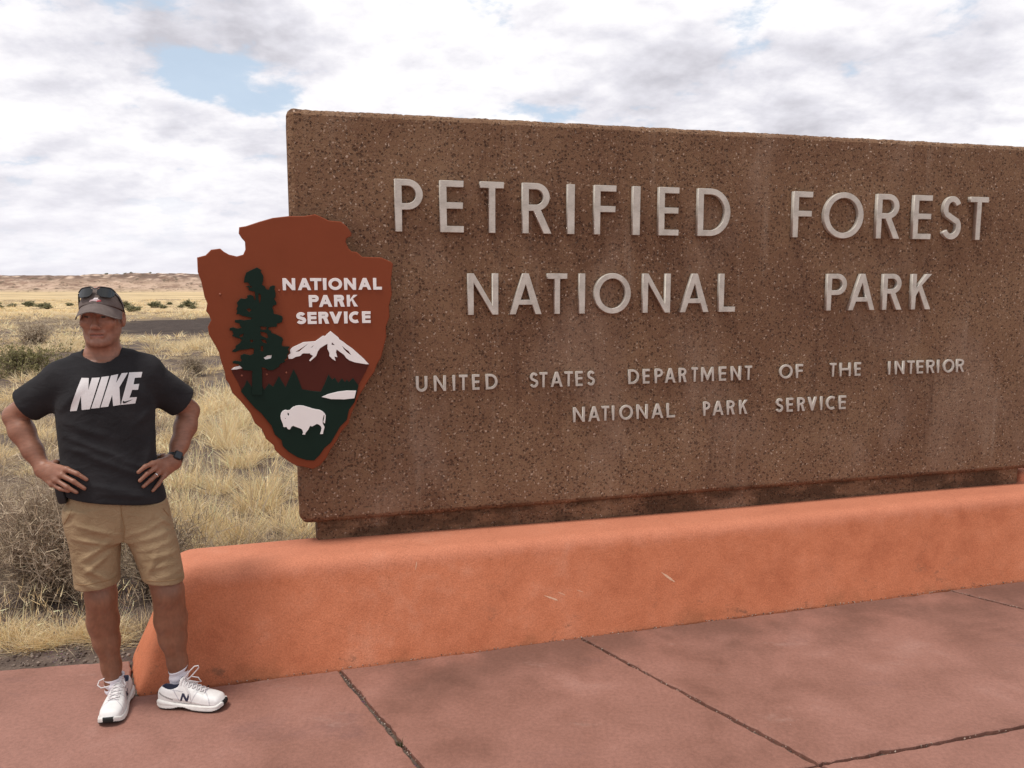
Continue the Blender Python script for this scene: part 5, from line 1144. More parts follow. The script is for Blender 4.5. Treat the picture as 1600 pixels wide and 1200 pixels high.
# stitched patch on the front of the cap
PT = [((0.56, 0.42, 0.42), [(-0.022, 0.058), (-0.008, 0.062), (0.010, 0.060), (0.020, 0.064), (0.012, 0.070), (-0.006, 0.069), (-0.018, 0.066)]), ((0.42, 0.06, 0.07), [(0.006, 0.058), (0.024, 0.060), (0.022, 0.066), (0.010, 0.064)]), ((0.70, 0.64, 0.66), [(-0.008, 0.0665), (0.010, 0.068), (0.012, 0.074), (-0.002, 0.074)])]
cbv = BVHTree.FromPolygons([tuple(v.co) for v in cap.data.vertices], [tuple(p.vertices) for p in cap.data.polygons])
for k, (col, poly) in enumerate(PT):
    # outline plane faces forward out of the head
    X_ = Vector((cs_, -sn_, 0)); Yv = Vector((0, 0, 1)); Zv = Vector((-sn_, -cs_, 0))
    Mh = Matrix((X_, Yv, Zv)).transposed().to_4x4(); Mh.translation = Vector(HC)
    decal('cap_patch', poly, cbv, plain('cap thread', col, 0.8, var=0.3, scale=200), cap, 0.0012 + 0.0006 * k, cell=0.006, M=Mh)

# ---- sunglasses pushed up on the cap
LENS = plain('dark lens', (0.010, 0.012, 0.013), 0.07, bstr=0, spec=0.8)
FRM = plain('black frame', (0.008, 0.008, 0.009), 0.35, bstr=0)
def gl_pt(u, v):       # u: -1..1 round the front, v: -1..1 up the lens
    ph = u * R(60); Rg = 0.0795
    au = abs(u); hgt = 0.0195 * (1 - 0.10 * au ** 2) * (1 - 0.62 * math.exp(-(u / 0.13) ** 2)) * (1 - 0.55 * max(au - 0.72, 0) ** 1.2 / 0.2)
    zc2 = 0.098 - 0.012 * au ** 2 + 0.006 * math.exp(-(u / 0.13) ** 2)
    z = zc2 + v * hgt
    back = (z - 0.075) * 0.62
    return (Rg * math.sin(ph), -0.010 - Rg * math.cos(ph) + back, z)
glasses = None
for s0, s1 in ((-1, -0.10), (0.10, 1)):
    us = np.linspace(s0, s1, 26); vs = np.linspace(-1, 1, 11)
    V = []
    for v in vs:
        for u in us:
            x = (u - s0) / (s1 - s0) * 2 - 1
            V.append(gl_pt(u, v * (1 - abs(x) ** 4 * 0.55)))
    F = [(j * 26 + i, j * 26 + i + 1, (j + 1) * 26 + i + 1, (j + 1) * 26 + i) for j in range(10) for i in range(25)]
    V2 = [(p[0] * 0.985, p[1] + 0.0018, p[2]) for p in V]
    n = len(V); F2 = F + [tuple(x + n for x in f[::-1]) for f in F]
    if glasses is None:
        V3, F3 = tube([gl_pt(u, 1.0 if abs(u) > 0.1 else 0.8) for u in np.linspace(-1, 1, 60)], 0.0026, 7)
        arms = [(V3, F3)]
        for sgn in (-1, 1):
            e = gl_pt(sgn * 0.97, 0.0)
            arms.append(tube([e, (sgn * 0.0745, -0.020, e[2] - 0.014), (sgn * 0.0805, 0.000, 0.048), (sgn * 0.0840, 0.014, 0.020), (sgn * 0.0845, 0.026, -0.004)], 0.0036, 7))
            arms.append(tube([gl_pt(sgn * x, -1.0 * (1 - abs((abs(x) - 0.55) / 0.45) ** 4 * 0.55)) for x in np.linspace(0.1, 1.0, 30)], 0.0018, 6))
        V3, F3 = join_vf(arms)
        glasses = head_obj('sunglasses', V3, F3, FRM)
    head_obj('lens', V + V2, np.array(F2), LENS, glasses)

# ---- sneakers and socks
USTA = [0.0, 0.02, 0.06, 0.10, 0.15, 0.19, 0.225, 0.255, 0.275, 0.288]
HW = [0.020, 0.032, 0.037, 0.036, 0.041, 0.047, 0.0490, 0.0455, 0.037, 0.017]
HT = [0.074, 0.094, 0.096, 0.106, 0.098, 0.082, 0.070, 0.063, 0.054, 0.036]
def sneaker_uppers():
    G = SDF((-0.02, -0.06, 0.0), (0.31, 0.06, 0.135), 0.0027)
    full = (slice(None),) * 3
    X, Y, Z = G.ax[0][:, None, None], G.ax[1][None, :, None], G.ax[2][None, None, :]
    hw = smooth_interp(G.ax[0], USTA, HW)[:, None, None]; ht = smooth_interp(G.ax[0], USTA, HT)[:, None, None]
    arch = 0.006 * np.exp(-((X - 0.11) / 0.04) ** 2)
    mid, hh = (ht + 0.020) / 2, (ht - 0.020) / 2 + 0.001
    tp = np.clip((Z - 0.03) / 0.07, 0, 1) * 0.28
    d = ((np.abs(Y / (hw * (1 - tp))) ** 2.7 + np.abs((Z - mid) / hh) ** 2.7 + 1e-9) ** (1 / 2.7) - 1) * np.minimum(hw, hh)
    d = np.maximum(d, np.maximum(-X, X - 0.29)).astype(np.float32)
    d = d + 0.0011 * np.exp(-((X - 0.205 - 0.25 * np.abs(Y)) / 0.004) ** 2) - 0.0012 * np.exp(-((Z - 0.048 + 0.12 * (X - 0.1)) / 0.004) ** 2) * (np.abs(Y) > 0.02)
    G.f = d.astype(np.float32)
    G.cone((0.118, 0, 0.088), (0.098, 0, 0.118), 0.021, 0.017, 0.012)                    # tongue
    G.ell((0.060, 0, 0.112), (0.046, 0.0245, 0.050), None, 0.006, True)                  # ankle opening
    V, Q = G.mesh(2)
    c = np.tile([0.74, 0.725, 0.71], (len(V), 1)); c *= (0.93 + 0.14 * fbm(V[:, 0] * 90, V[:, 2] * 90 + V[:, 1] * 60, 3, 9))[:, None]
    e = np.sqrt(((V[:, 0] - 0.060) / 0.046) ** 2 + (V[:, 1] / 0.0245) ** 2 + ((V[:, 2] - 0.112) / 0.05) ** 2)
    c[(e < 1.10) & (V[:, 2] > 0.045)] = (0.016, 0.018, 0.045)
    pan = (np.abs(V[:, 1]) > 0.02) & (np.abs(V[:, 2] - 0.052 + 0.35 * (V[:, 0] - 0.05)) < 0.0035) & (V[:, 0] < 0.075)
    c[pan] = (0.30, 0.29, 0.28)
    x, ay, z = V[:, 0], np.abs(V[:, 1]), V[:, 2]
    toe_seam = (np.abs(x - 0.212 - 0.9 * np.clip(ay - 0.012, 0, 1)) < 0.0022) & (z > 0.03)
    side = (ay > 0.024) & (z > 0.03) & ((np.abs(x - 0.165 - 0.55 * (z - 0.05)) < 0.0022) | (np.abs(x - 0.098 + 0.6 * (z - 0.05)) < 0.0022) | (np.abs(z - 0.083 + 0.10 * (x - 0.08)) < 0.0016) & (x < 0.12))
    c[toe_seam | side] *= np.array([0.62, 0.61, 0.66])
    mesh_ = (x > 0.165) & (x < 0.21) & (ay > 0.012) & (ay < 0.03) & (z > 0.05)
    c[mesh_] *= (0.86 + 0.1 * (np.sin(x[mesh_] * 1500) * np.sin(V[mesh_, 1] * 1500)))[:, None]
    return mesh_np('upper', V, Q, c), V, Q
def sneaker_soles():
    G = SDF((-0.02, -0.06, -0.006), (0.32, 0.06, 0.06), 0.0027)
    X, Y, Z = G.ax[0][:, None, None], G.ax[1][None, :, None], G.ax[2][None, None, :]
    hw = (smooth_interp(G.ax[0], np.array(USTA) * 1.035 - 0.004, HW) + 0.0045)[:, None, None]
    topz = 0.029 + 0.010 * np.exp(-((X - 0.02) / 0.045) ** 2) + 0.012 * np.exp(-((X - 0.295) / 0.02) ** 2) - 0.004 * np.exp(-((X - 0.13) / 0.05) ** 2)
    bot = 0.001 + 0.010 * np.exp(-((X - 0.115) / 0.035) ** 2) * (np.abs(Y) > 0.0) + 0.016 * np.clip((X - 0.235) / 0.06, 0, 1) ** 2 + 0.008 * np.clip((0.02 - X) / 0.02, 0, 1) ** 2
    d = np.maximum(np.abs(Y) - hw, np.maximum(-0.004 - X, X - 0.296))
    groove = 0.0015 * np.exp(-((Z - 0.019) / 0.0025) ** 2)
    d = smax(smax(d + groove, Z - topz, 0.010), bot - Z, 0.006)
    G.f = np.broadcast_to(d, G.f.shape).astype(np.float32)
    V, Q = G.mesh(1)
    c = np.tile([0.70, 0.68, 0.65], (len(V), 1)); c *= (0.9 + 0.2 * fbm(V[:, 0] * 60, V[:, 1] * 60 + V[:, 2] * 40, 3, 12))[:, None]
    bz = 0.001 + 0.010 * np.exp(-((V[:, 0] - 0.115) / 0.035) ** 2) + 0.016 * np.clip((V[:, 0] - 0.235) / 0.06, 0, 1) ** 2
    c[V[:, 2] < bz + 0.0055] = (0.014, 0.013, 0.013)
    c[(V[:, 0] > 0.268) & (np.abs(V[:, 1]) < 0.021) & (V[:, 2] < 0.043)] = (0.014, 0.013, 0.013)
    return mesh_np('sole', V, Q, c)
UPM, upV, upQ = sneaker_uppers(); SOM = sneaker_soles()
LEA = attr_mat('white sneaker leather', 0.5, 300, 0.15, 0.001, 0.4, 0.04)
RUB = attr_mat('sneaker sole rubber', 0.7, 300, 0.15, 0.001, 0.3, 0.05)
LACE = plain('lace', (0.66, 0.62, 0.62), 0.8); LACED = plain('navy emblem', (0.018, 0.02, 0.05), 0.5)
ubv = BVHTree.FromPolygons(upV.tolist(), upQ.tolist())
SOCK = plain('white sock knit', (0.72, 0.69, 0.74), 0.95, var=0.06, bstr=0.4, bscale=400)
def top_at(u, v):
    hit = ubv.ray_cast(Vector((u, v, 0.3)), Vector((0, 0, -1)))
    return hit[0].z if hit[0] is not None else 0.06
def shoe(toe, heel, loops, name, ank):
    a = math.atan2(toe[1] - heel[1], toe[0] - heel[0])
    r = empty('sneaker', (heel[0], heel[1], 0.0025), a); r.parent = man
    link('upper', UPM, LEA, r, True); link('sole', SOM, RUB, r, True)
    items = []
    for q, u in enumerate(np.linspace(0.115, 0.205, 6)):
        for s_ in (-1, 1):
            pts = []
            for t in np.linspace(-1, 1, 13):
                v = t * 0.021; uu = u + s_ * 0.007 * t
                pts.append((uu, v, top_at(uu, v) + 0.0025 + 0.002 * (1 - t * t)))
            items.append(tube(pts, 0.0026, 6))
    for lp in loops: items.append(tube(lp, 0.0027, 6))
    V, F = join_vf(items); link('laces', mesh_np('laces', V, F), LACE, r, True)
    # letter on both flanks
    for sd in (-1, 1):
        w, hh, t = 0.036, 0.034, 0.0085
        gl = glyph('N', w, hh, t)[0]
        sh = [((p[0] - w / 2) + 0.30 * (p[1] - hh / 2), p[1] - hh / 2) for p in gl]
        if sd > 0: X_ = Vector((-1, 0, 0)); Zv = Vector((0, 1, 0))
        else: X_ = Vector((1, 0, 0)); Zv = Vector((0, -1, 0))
        Ms = Matrix((X_, Vector((0, 0, 1)), Zv)).transposed().to_4x4(); Ms.translation = Vector((0.130, 0, 0.057))
        decal('shoe_emblem', sh, ubv, LACED, r, 0.0009, cell=0.006, M=Ms)
    return r
tz = 0.112
loopsR = [[(0.112, -0.004, 0.112), (0.126, -0.010, 0.140), (0.150, -0.014, 0.170), (0.170, -0.014, 0.190), (0.184, -0.010, 0.192), (0.184, -0.004, 0.180), (0.160, -0.002, 0.152), (0.125, -0.002, 0.116)],
          [(0.112, 0.004, 0.112), (0.135, 0.022, 0.125), (0.160, 0.034, 0.115), (0.172, 0.036, 0.095), (0.160, 0.026, 0.098), (0.130, 0.010, 0.112)],
          [(0.115, -0.004, 0.112), (0.13, -0.026, 0.10), (0.15, -0.036, 0.078), (0.156, -0.040, 0.055)]]
loopsL = [[(0.115, 0.0, 0.110), (0.120, -0.022, 0.124), (0.124, -0.050, 0.134), (0.130, -0.074, 0.126), (0.136, -0.080, 0.110), (0.140, -0.066, 0.098), (0.134, -0.040, 0.099), (0.118, -0.004, 0.108)],
          [(0.115, 0.004, 0.110), (0.125, 0.022, 0.122), (0.145, 0.034, 0.112), (0.150, 0.034, 0.096), (0.128, 0.014, 0.106)]]
shoe((-0.068, -0.150), (0.006, 0.115), loopsL, 'L', None)
shoe((0.378, -0.215), (0.132, -0.068), loopsR, 'R', None)
for (cx, cy, z0, z1, tilt) in ((-0.042, 0.030, 0.06, 0.128, 0.035), (0.2135, -0.044, 0.06, 0.146, 0.05)):
    V = []
    for i, z in enumerate(np.linspace(z0, z1, 12)):
        r0 = 0.0405 + 0.002 * math.sin(i * 1.3) - (0.001 if i < 11 else 0)
        for k in range(40):
            a = 2 * math.pi * k / 40; V.append((cx + r0 * math.cos(a), cy + r0 * math.sin(a) * 1.05, z + (z - z0) * tilt * (math.cos(a) * 3.0)))
    for k in range(40):
        a = 2 * math.pi * k / 40; V.append((cx + 0.033 * math.cos(a), cy + 0.033 * math.sin(a), z1 + (z1 - z0) * tilt * math.cos(a) * 3.0 - 0.004))
    F = [(i * 40 + k, i * 40 + (k + 1) % 40, (i + 1) * 40 + (k + 1) % 40, (i + 1) * 40 + k) for i in range(12) for k in range(40)]
    link('sock', mesh_np('sock', np.array(V), np.array(F)), SOCK, man, True)

# ---- pale scrapes in the stucco face of the plinth
pbv = BVHTree.FromPolygons(wV.tolist(), wF.tolist())
SCR = plain('bare plaster', (0.66, 0.40, 0.27), 0.9, var=0.35, scale=90)
for cx, cz, L_, w_, an in [(1.96, 0.207, 0.085, 0.012, -24), (2.02, 0.222, 0.05, 0.005, -28), (2.63, 0.245, 0.10, 0.016, -38), (1.27, 0.43, 0.045, 0.006, 78), (2.12, 0.225, 0.045, 0.004, -24)]:
    up, lo = [], []
    for t in np.linspace(0, 1, 12):
        hw = w_ * 0.5 * (math.sin(math.pi * min(t * 1.02, 1)) ** 0.7) * random.uniform(0.55, 1.1) * (0.5 + 0.7 * t)
        up.append((t * L_ - L_ / 2, hw)); lo.append((t * L_ - L_ / 2, -hw))
    Zv = Vector((0, -0.972, 0.236)); X0 = Vector((1, 0, 0)); Y0 = Zv.cross(X0)
    ca, sa = math.cos(R(an)), math.sin(R(an))
    Ms = Matrix((X0 * ca + Y0 * sa, Y0 * ca - X0 * sa, Zv)).transposed().to_4x4(); Ms.translation = Vector((cx, cz * 0.243, cz))
    decal('paint_scrape', up + lo[::-1], pbv, SCR, plinth, 0.0006, cell=0.02, M=Ms)

# ------------------------------------------------------------------ dry grass and desert shrubs
def strips(start, direc, length, bend, width, col, L=4, tipw=0.15, rng=RNG):
    """thin curved strips: p(t) = start + direc*len*t + bend*len*t^2"""
    n = len(start); t = np.linspace(0, 1, L)[None, :, None]
    le = length[:, None, None]
    P = start[:, None, :] + direc[:, None, :] * le * t + bend[:, None, :] * le * t * t
    rnd = rng.normal(size=(n, 3)); sd = np.cross(direc, rnd); sd /= np.linalg.norm(sd, axis=1)[:, None] + 1e-9
    wv = (width[:, None] * (1 - (1 - tipw) * np.linspace(0, 1, L)[None, :] ** 1.4))[:, :, None] * sd[:, None, :] * 0.5
    V = np.stack([P - wv, P + wv], 2).reshape(-1, 3)
    i = np.arange(n)[:, None] * (2 * L) + 2 * np.arange(L - 1)[None, :]
    F = np.stack([i, i + 1, i + 3, i + 2], -1).reshape(-1, 4)
    return V, F, np.repeat(col, 2 * L, 0)

STRAW = np.array([[0.86, 0.68, 0.40], [0.90, 0.745, 0.475], [0.74, 0.56, 0.31], [0.78, 0.64, 0.44]])
GREYT = np.array([[0.44, 0.355, 0.265], [0.54, 0.44, 0.325], [0.34, 0.265, 0.20], [0.60, 0.485, 0.34]])
def pick(pal, n, rng, var=0.12):
    c = pal[rng.integers(0, len(pal), n)] * (1 + var * rng.normal(size=(n, 1)))
    return np.clip(c, 0.01, 0.9)

def tuft(n, r, hgt, lean, width, pal, seed, L=4, stalks=0):
    rng = np.random.default_rng(seed)
    a = rng.uniform(0, 6.283, n); q = r * np.sqrt(rng.uniform(0, 1, n))
    st = np.stack([q * np.cos(a), q * np.sin(a), np.full(n, -0.01)], 1)
    az = a + rng.normal(0, 0.7, n); ln = lean * (0.25 + 0.9 * q / r) * rng.uniform(0.4, 1.3, n)
    d = np.stack([np.sin(ln) * np.cos(az), np.sin(ln) * np.sin(az), np.cos(ln)], 1)
    ho = np.stack([np.cos(az), np.sin(az), -0.35 + 0 * az], 1) * (rng.uniform(0.0, 0.55, n) * lean * 1.3)[:, None]
    le = hgt * rng.uniform(0.45, 1.05, n) * (1.05 - 0.35 * q / r)
    V, F, C_ = strips(st, d, le, ho, width * rng.uniform(0.7, 1.3, n), pick(pal, n, rng), L, rng=rng)
    parts = [(V, F, C_)]
    if stalks:
        s2 = rng.integers(0, n, stalks); st2 = st[s2]; az = az[s2]; l2 = 0.25 * rng.uniform(0.2, 1.2, stalks)
        d2 = np.stack([np.sin(l2) * np.cos(az), np.sin(l2) * np.sin(az), np.cos(l2)], 1)
        ln2 = hgt * rng.uniform(1.0, 1.5, stalks); b2 = np.stack([np.cos(az), np.sin(az), 0 * az], 1) * 0.12
        parts.append(strips(st2, d2, ln2, b2, np.full(stalks, width * 0.8), pick(pal * 1.08, stalks, rng), L, 0.5, rng))
        e = st2 + d2 * ln2[:, None] + b2 * ln2[:, None]         # seed heads
        for k in range(3):
            dd = d2 + 0.5 * rng.normal(size=(stalks, 3))
            parts.append(strips(e - d2 * 0.06 * k / 3, dd, np.full(stalks, 0.045), dd * 0, np.full(stalks, width * 1.4), pick(pal * 1.1, stalks, rng), 3, 0.2, rng))
    return cat(parts)

def cat(parts):
    V, F, C_ = [], [], []; o = 0
    for v, f, c in parts: V.append(v); F.append(f + o); C_.append(c); o += len(v)
    return np.concatenate(V), np.concatenate(F), np.concatenate(C_)

def brush(n, r, hgt, pal, seed, twigs=7, tw=0.004, leaf=None, leaves=0, leafsize=0.012, spread=1.0, fine=3, slim=0.55):
    """twiggy desert shrub: stems from the root crown, side twigs, optional small leaves"""
    rng = np.random.default_rng(seed)
    a = rng.uniform(0, 6.283, n); el = np.abs(rng.normal(0, 0.55, n)) * spread; el = np.clip(el, 0, 1.45)
    d = np.stack([np.sin(el) * np.cos(a), np.sin(el) * np.sin(a), np.cos(el)], 1)
    R_ = 1 / np.sqrt((np.sin(el) / r) ** 2 + (np.cos(el) / hgt) ** 2)
    le = R_ * rng.uniform(0.65, 1.05, n)
    st = np.stack([0.08 * r * rng.normal(size=n), 0.08 * r * rng.normal(size=n), np.full(n, -0.02)], 1)
    be = rng.normal(0, 0.16, (n, 3)); be[:, 2] += 0.06
    parts = [strips(st, d, le, be, np.full(n, tw * 1.7), pick(pal * 0.8, n, rng), 5, 0.4, rng)]
    ends = []
    cs, cd, cb, cl = st, d, be, le
    for lev in range(2):
        m_ = len(cs) * (twigs if lev == 0 else fine); ix = rng.integers(0, len(cs), m_); t = rng.uniform(0.28, 1.0, m_)[:, None]
        p = cs[ix] + cd[ix] * cl[ix][:, None] * t + cb[ix] * cl[ix][:, None] * t * t
        dd = cd[ix] * 0.7 + 0.75 * rng.normal(size=(m_, 3)); dd[:, 2] += 0.35; dd /= np.linalg.norm(dd, axis=1)[:, None]
        ll = cl[ix] * (0.34 if lev == 0 else 0.5) * rng.uniform(0.4, 1.1, m_)
        bb = 0.3 * rng.normal(size=(m_, 3))
        parts.append(strips(p, dd, ll, bb, np.full(m_, tw * (1.0 if lev == 0 else 0.75)), pick(pal, m_, rng), 4 if lev == 0 else 3, 0.3, rng))
        ends.append(p + dd * ll[:, None] + bb * ll[:, None]); cs, cd, cb, cl = p, dd, bb, ll
    if leaves:
        q = np.concatenate(ends); ix = rng.integers(0, len(q), leaves)
        p = q[ix] + rng.normal(0, 0.03 * hgt, (leaves, 3)); p[:, 2] = np.maximum(p[:, 2], 0.02)
        dd = rng.normal(size=(leaves, 3)); dd[:, 2] = np.abs(dd[:, 2]); dd /= np.linalg.norm(dd, axis=1)[:, None]
        parts.append(strips(p, dd, leafsize * rng.uniform(0.6, 1.5, leaves), dd * 0, np.full(leaves, leafsize * slim), pick(leaf, leaves, rng, 0.2), 3, 0.5, rng))
    return cat(parts)

VEG = attr_mat('dry plant fibre', 0.85, 0, spec=0.15, transl=0.25)
def veg_mesh(name, vfc): return mesh_np(name, vfc[0], vfc[1], vfc[2])

# prototypes of bunchgrass: tall blond, low blond, greyish
PROT = [veg_mesh('grass_tuft', tuft(380, 0.115, 0.32, 0.72, 0.0036, STRAW, 100 + k, 5, 22)) for k in range(4)]
PROT += [veg_mesh('grass_tuft', tuft(300, 0.12, 0.23, 1.0, 0.0038, STRAW, 110 + k, 4, 8)) for k in range(3)]
PROT += [veg_mesh('grass_tuft', tuft(300, 0.13, 0.22, 1.1, 0.0036, np.vstack([GREYT, STRAW[2:3]]), 120 + k, 4, 6)) for k in range(3)]
for p in PROT: p.materials.append(VEG)
def put_tuft(x, y, kind, s, label=None, group='dry bunchgrass tufts behind the wall', sz=1.0):
    o = bpy.data.objects.new('grass_tuft', PROT[kind]); COL.objects.link(o)
    o.location = (x, y, float(ground_z(x, y))); o.rotation_euler = (0, 0, random.uniform(0, 6.28)); o.scale = (s, s, s * sz)
    tag(o, label or {0: 'tall blond bunchgrass tuft with seed stalks on the bare soil behind the sign', 1: 'low spreading blond bunchgrass tuft on the bare soil behind the sign', 2: 'low greyish tan bunchgrass tuft on the bare soil behind the sign'}[0 if kind < 4 else 1 if kind < 7 else 2], 'grass tuft', group)
    return o
near = []
# tufts seen one by one between the man and the emblem board
for x, y, kd, s, sz in [(-2.67, 8.05, 0, 1.15, 1.0), (-2.58, 7.1, 1, 1.0, 1.0), (-2.06, 6.55, 2, 1.25, 1.05), (-2.62, 6.4, 3, 1.1, 1.0), (-1.72, 6.1, 4, 1.2, 1.0), (-2.28, 5.95, 0, 1.15, 1.1), (-1.95, 5.75, 1, 1.1, 1.15), (-2.55, 5.8, 2, 1.0, 1.0),
                       (-2.95, 7.3, 3, 1.1, 1.0), (-1.52, 5.85, 5, 1.1, 1.2), (-1.62, 5.45, 8, 1.2, 1.5), (-2.1, 5.4, 2, 1.05, 1.0), (-2.42, 5.45, 7, 1.4, 1.6), (-2.75, 5.6, 1, 1.1, 1.1), (-1.85, 5.35, 9, 1.2, 1.5), (-2.2, 8.6, 1, 1.1, 1.0), (-2.5, 9.3, 0, 1.15, 0.95), (-3.1, 8.9, 2, 1.1, 1.0), (-1.9, 7.6, 6, 1.2, 1.0)]:
    put_tuft(x, y, kd, s, sz=sz); near.append((x, y))
# short golden fringe along the pavement
for k in range(26):
    x = -3.6 + 1.75 * (k + random.uniform(-0.3, 0.3)) / 26; y = 4.13 + 0.12 * (x + 2.0) + random.uniform(-0.05, 0.16)
    put_tuft(x, y, random.choice([4, 5, 6, 4, 5, 8]), random.uniform(0.5, 0.85), 'short golden grass tuft in the fringe along the pavement edge', 'short grass tufts along the pavement edge', random.uniform(0.8, 1.15)); near.append((x, y))
cnt = 0; tries = 0
SHRUBS_XY = [(-2.72, 4.62, 0.50), (-2.12, 4.72, 0.36), (-3.35, 4.95, 0.5), (-2.45, 5.05, 0.3), (-9.25, 15.7, 1.3), (-7.9, 15.9, 0.6)]
while cnt < 185 and tries < 6000:
    tries += 1
    y = math.sqrt(random.uniform(4.6 ** 2, 12.5 ** 2)); x = y * random.uniform(-0.92, -0.02)
    if (x > -1.95 and y < 5.5 + max(0, (x + 1.7)) * 0.35) or y < 4.35 + 0.1 * (x + 2): continue
    if any((x - a) ** 2 + (y - b_) ** 2 < 0.30 ** 2 for a, b_ in near): continue
    if any((x - a) ** 2 + (y - b_) ** 2 < r_ ** 2 for a, b_, r_ in SHRUBS_XY): continue
    q = fbm(x * 0.55, y * 0.55, 3, 91)
    if x > -0.42 * y and q < 0.52: continue
    if q < (0.28 if x < -0.47 * y else 0.38): continue
    kd = random.choice([0, 1, 2, 3, 4, 5, 6]) if q > 0.46 else random.choice([7, 8, 9, 4])
    put_tuft(x, y, kd, random.uniform(0.75, 1.25), sz=random.uniform(0.85, 1.15)); near.append((x, y)); cnt += 1

# the rest of the grass cover, uncountable
protos = {}
for k in range(5):
    protos['n', k] = tuft(70, 0.11, 0.17, 1.0, 0.0042, np.vstack([STRAW, GREYT]), 200 + k, 4)
    protos['m', k] = tuft(60, 0.15, 0.30, 0.9, 0.0085, STRAW, 210 + k, 3)
    protos['g', k] = tuft(60, 0.17, 0.24, 1.1, 0.0085, GREYT, 220 + k, 3)
    protos['f', k] = tuft(26, 0.24, 0.30, 1.0, 0.026, STRAW, 230 + k, 3)
    protos['h', k] = tuft(26, 0.26, 0.26, 1.1, 0.026, GREYT * 0.9, 240 + k, 3)
parts = []
def scatter(kinds, y0, y1, count, a0, a1, thr, smin, smax, seed):
    rng = np.random.default_rng(seed)
    y = np.sqrt(rng.uniform(y0 ** 2, y1 ** 2, count)); x = y * rng.uniform(a0, a1, count)
    left = np.where(x < -0.49 * y, 0.085, -0.015)
    q = fbm(x * 0.9, y * 0.9, 3, 91) + left; q2 = fbm(x * 0.16, y * 0.16, 3, 55)
    cin = ((x + 10.5) / 8.8) ** 2 + ((y - 40.5) / 11.2) ** 2 + (fbm(x * 0.4, y * 0.4, 3, 8) - 0.5) * 0.8 < 1.0
    bad = ((x > -1.95) & (y < 5.3)) | (y < 4.45 + 0.1 * (x + 2)) | cin | ((x > -0.6) & (y < 5.9 + 0.28 * x + 0.3))
    ok = (~bad) & (q + rng.normal(0, 0.05, count) > thr)
    for xx, yy, qq, q3 in zip(x[ok], y[ok], q[ok], q2[ok]):
        kd = kinds[0] if (qq + q3) * 0.5 + rng.normal(0, 0.03) > 0.485 else kinds[1]
        V, F, C_ = protos[kd, rng.integers(0, 5)]
        s = rng.uniform(smin, smax); an = rng.uniform(0, 6.283); ca, sa = math.cos(an) * s, math.sin(an) * s
        W = np.stack([V[:, 0] * ca - V[:, 1] * sa + xx, V[:, 0] * sa + V[:, 1] * ca + yy, V[:, 2] * s * rng.uniform(0.8, 1.2) + float(ground_z(xx, yy))], 1)
        parts.append((W, F, C_ * (1 + 0.10 * rng.normal())))
scatter(('n', 'n'), 4.5, 13, 420, -0.92, 0.05, 0.475, 0.5, 1.2, 1)
scatter(('m', 'g'), 11, 27, 1500, -0.90, 0.10, 0.52, 0.8, 1.5, 2)
scatter(('f', 'h'), 25, 62, 3000, -0.88, 0.12, 0.50, 0.7, 1.3, 3)
scatter(('f', 'h'), 60, 120, 1500, -0.88, 0.12, 0.44, 0.9, 1.6, 4)
grass = link('grass', veg_mesh('grass', cat(parts)), VEG); tag(grass, kind='stuff')

# shrubs one can tell apart
def shrub(x, y, vfc, label, cat_='shrub', group=None, name='shrub'):
    o = link(name, veg_mesh(name, vfc), VEG); o.location = (x, y, float(ground_z(x, y))); tag(o, label, cat_, group); return o
TWIG = np.array([[0.30, 0.235, 0.175], [0.38, 0.30, 0.225], [0.22, 0.165, 0.125], [0.46, 0.37, 0.27]])
SAGE = np.array([[0.135, 0.125, 0.055], [0.18, 0.165, 0.075], [0.10, 0.095, 0.045], [0.22, 0.19, 0.10]])
GRY = np.array([[0.27, 0.225, 0.17], [0.33, 0.27, 0.20]])
shrub(-2.72, 4.66, brush(240, 0.62, 0.62, TWIG, 301, 8, 0.0040, GREYT * 1.15, 9000, 0.055, fine=3, slim=0.055), 'big grey dead-looking twiggy brush behind the man at the left edge')
shrub(-2.10, 4.74, brush(170, 0.50, 0.46, TWIG * 0.9, 302, 7, 0.0040, GREYT, 2500, 0.05, fine=3, slim=0.05), 'dark twiggy brush behind the man\'s knees at the end of the orange wall')
shrub(-3.45, 5.05, brush(180, 0.60, 0.55, TWIG, 303, 7, 0.0045, GREYT * 1.15, 7000, 0.055, fine=3, slim=0.06), 'grey twiggy brush at the far left beside the big brush')
shrub(-2.50, 5.30, brush(130, 0.40, 0.42, np.vstack([TWIG, GREYT]), 304, 6, 0.004, STRAW, 3500, 0.06, slim=0.05), 'small straw-grey brush between the big brush and tall grass')
shrub(-9.3, 15.7, brush(150, 1.25, 0.42, TWIG * 0.8, 305, 6, 0.007, SAGE * 1.5, 9000, 0.030, fine=2, spread=1.9), 'wide dark olive green bush on the plain behind the man\'s shoulder')
shrub(-7.75, 15.9, brush(90, 0.7, 0.50, TWIG * 0.8, 306, 6, 0.007, SAGE * 1.6, 4000, 0.030, fine=2), 'smaller olive green bush to the right of the wide one')
shrub(-13.2, 23.0, brush(90, 0.95, 0.62, TWIG * 1.3, 307, 6, 0.010, GRY * 1.45, 4500, 0.034, fine=2), 'grey rounded bush on the plain left of the man\'s head')
shrub(-5.0, 12.6, brush(90, 0.45, 0.34, TWIG, 308, 6, 0.006, GRY * 1.3, 2000, 0.020, fine=2), 'low grey bush on the plain beside the emblem board')
shrub(-6.0, 15.6, brush(90, 0.5, 0.36, TWIG, 309, 6, 0.007, GRY * 1.2, 2000, 0.022, fine=2), 'low grey-brown bush farther back beside the emblem board')
FAR = [brush(60, 0.50, 0.46, TWIG * 0.6, 320 + k, 5, 0.014, np.array([[0.25, 0.245, 0.14], [0.30, 0.285, 0.17], [0.18, 0.18, 0.10]]), 1500, 0.085, fine=2) for k in range(3)]
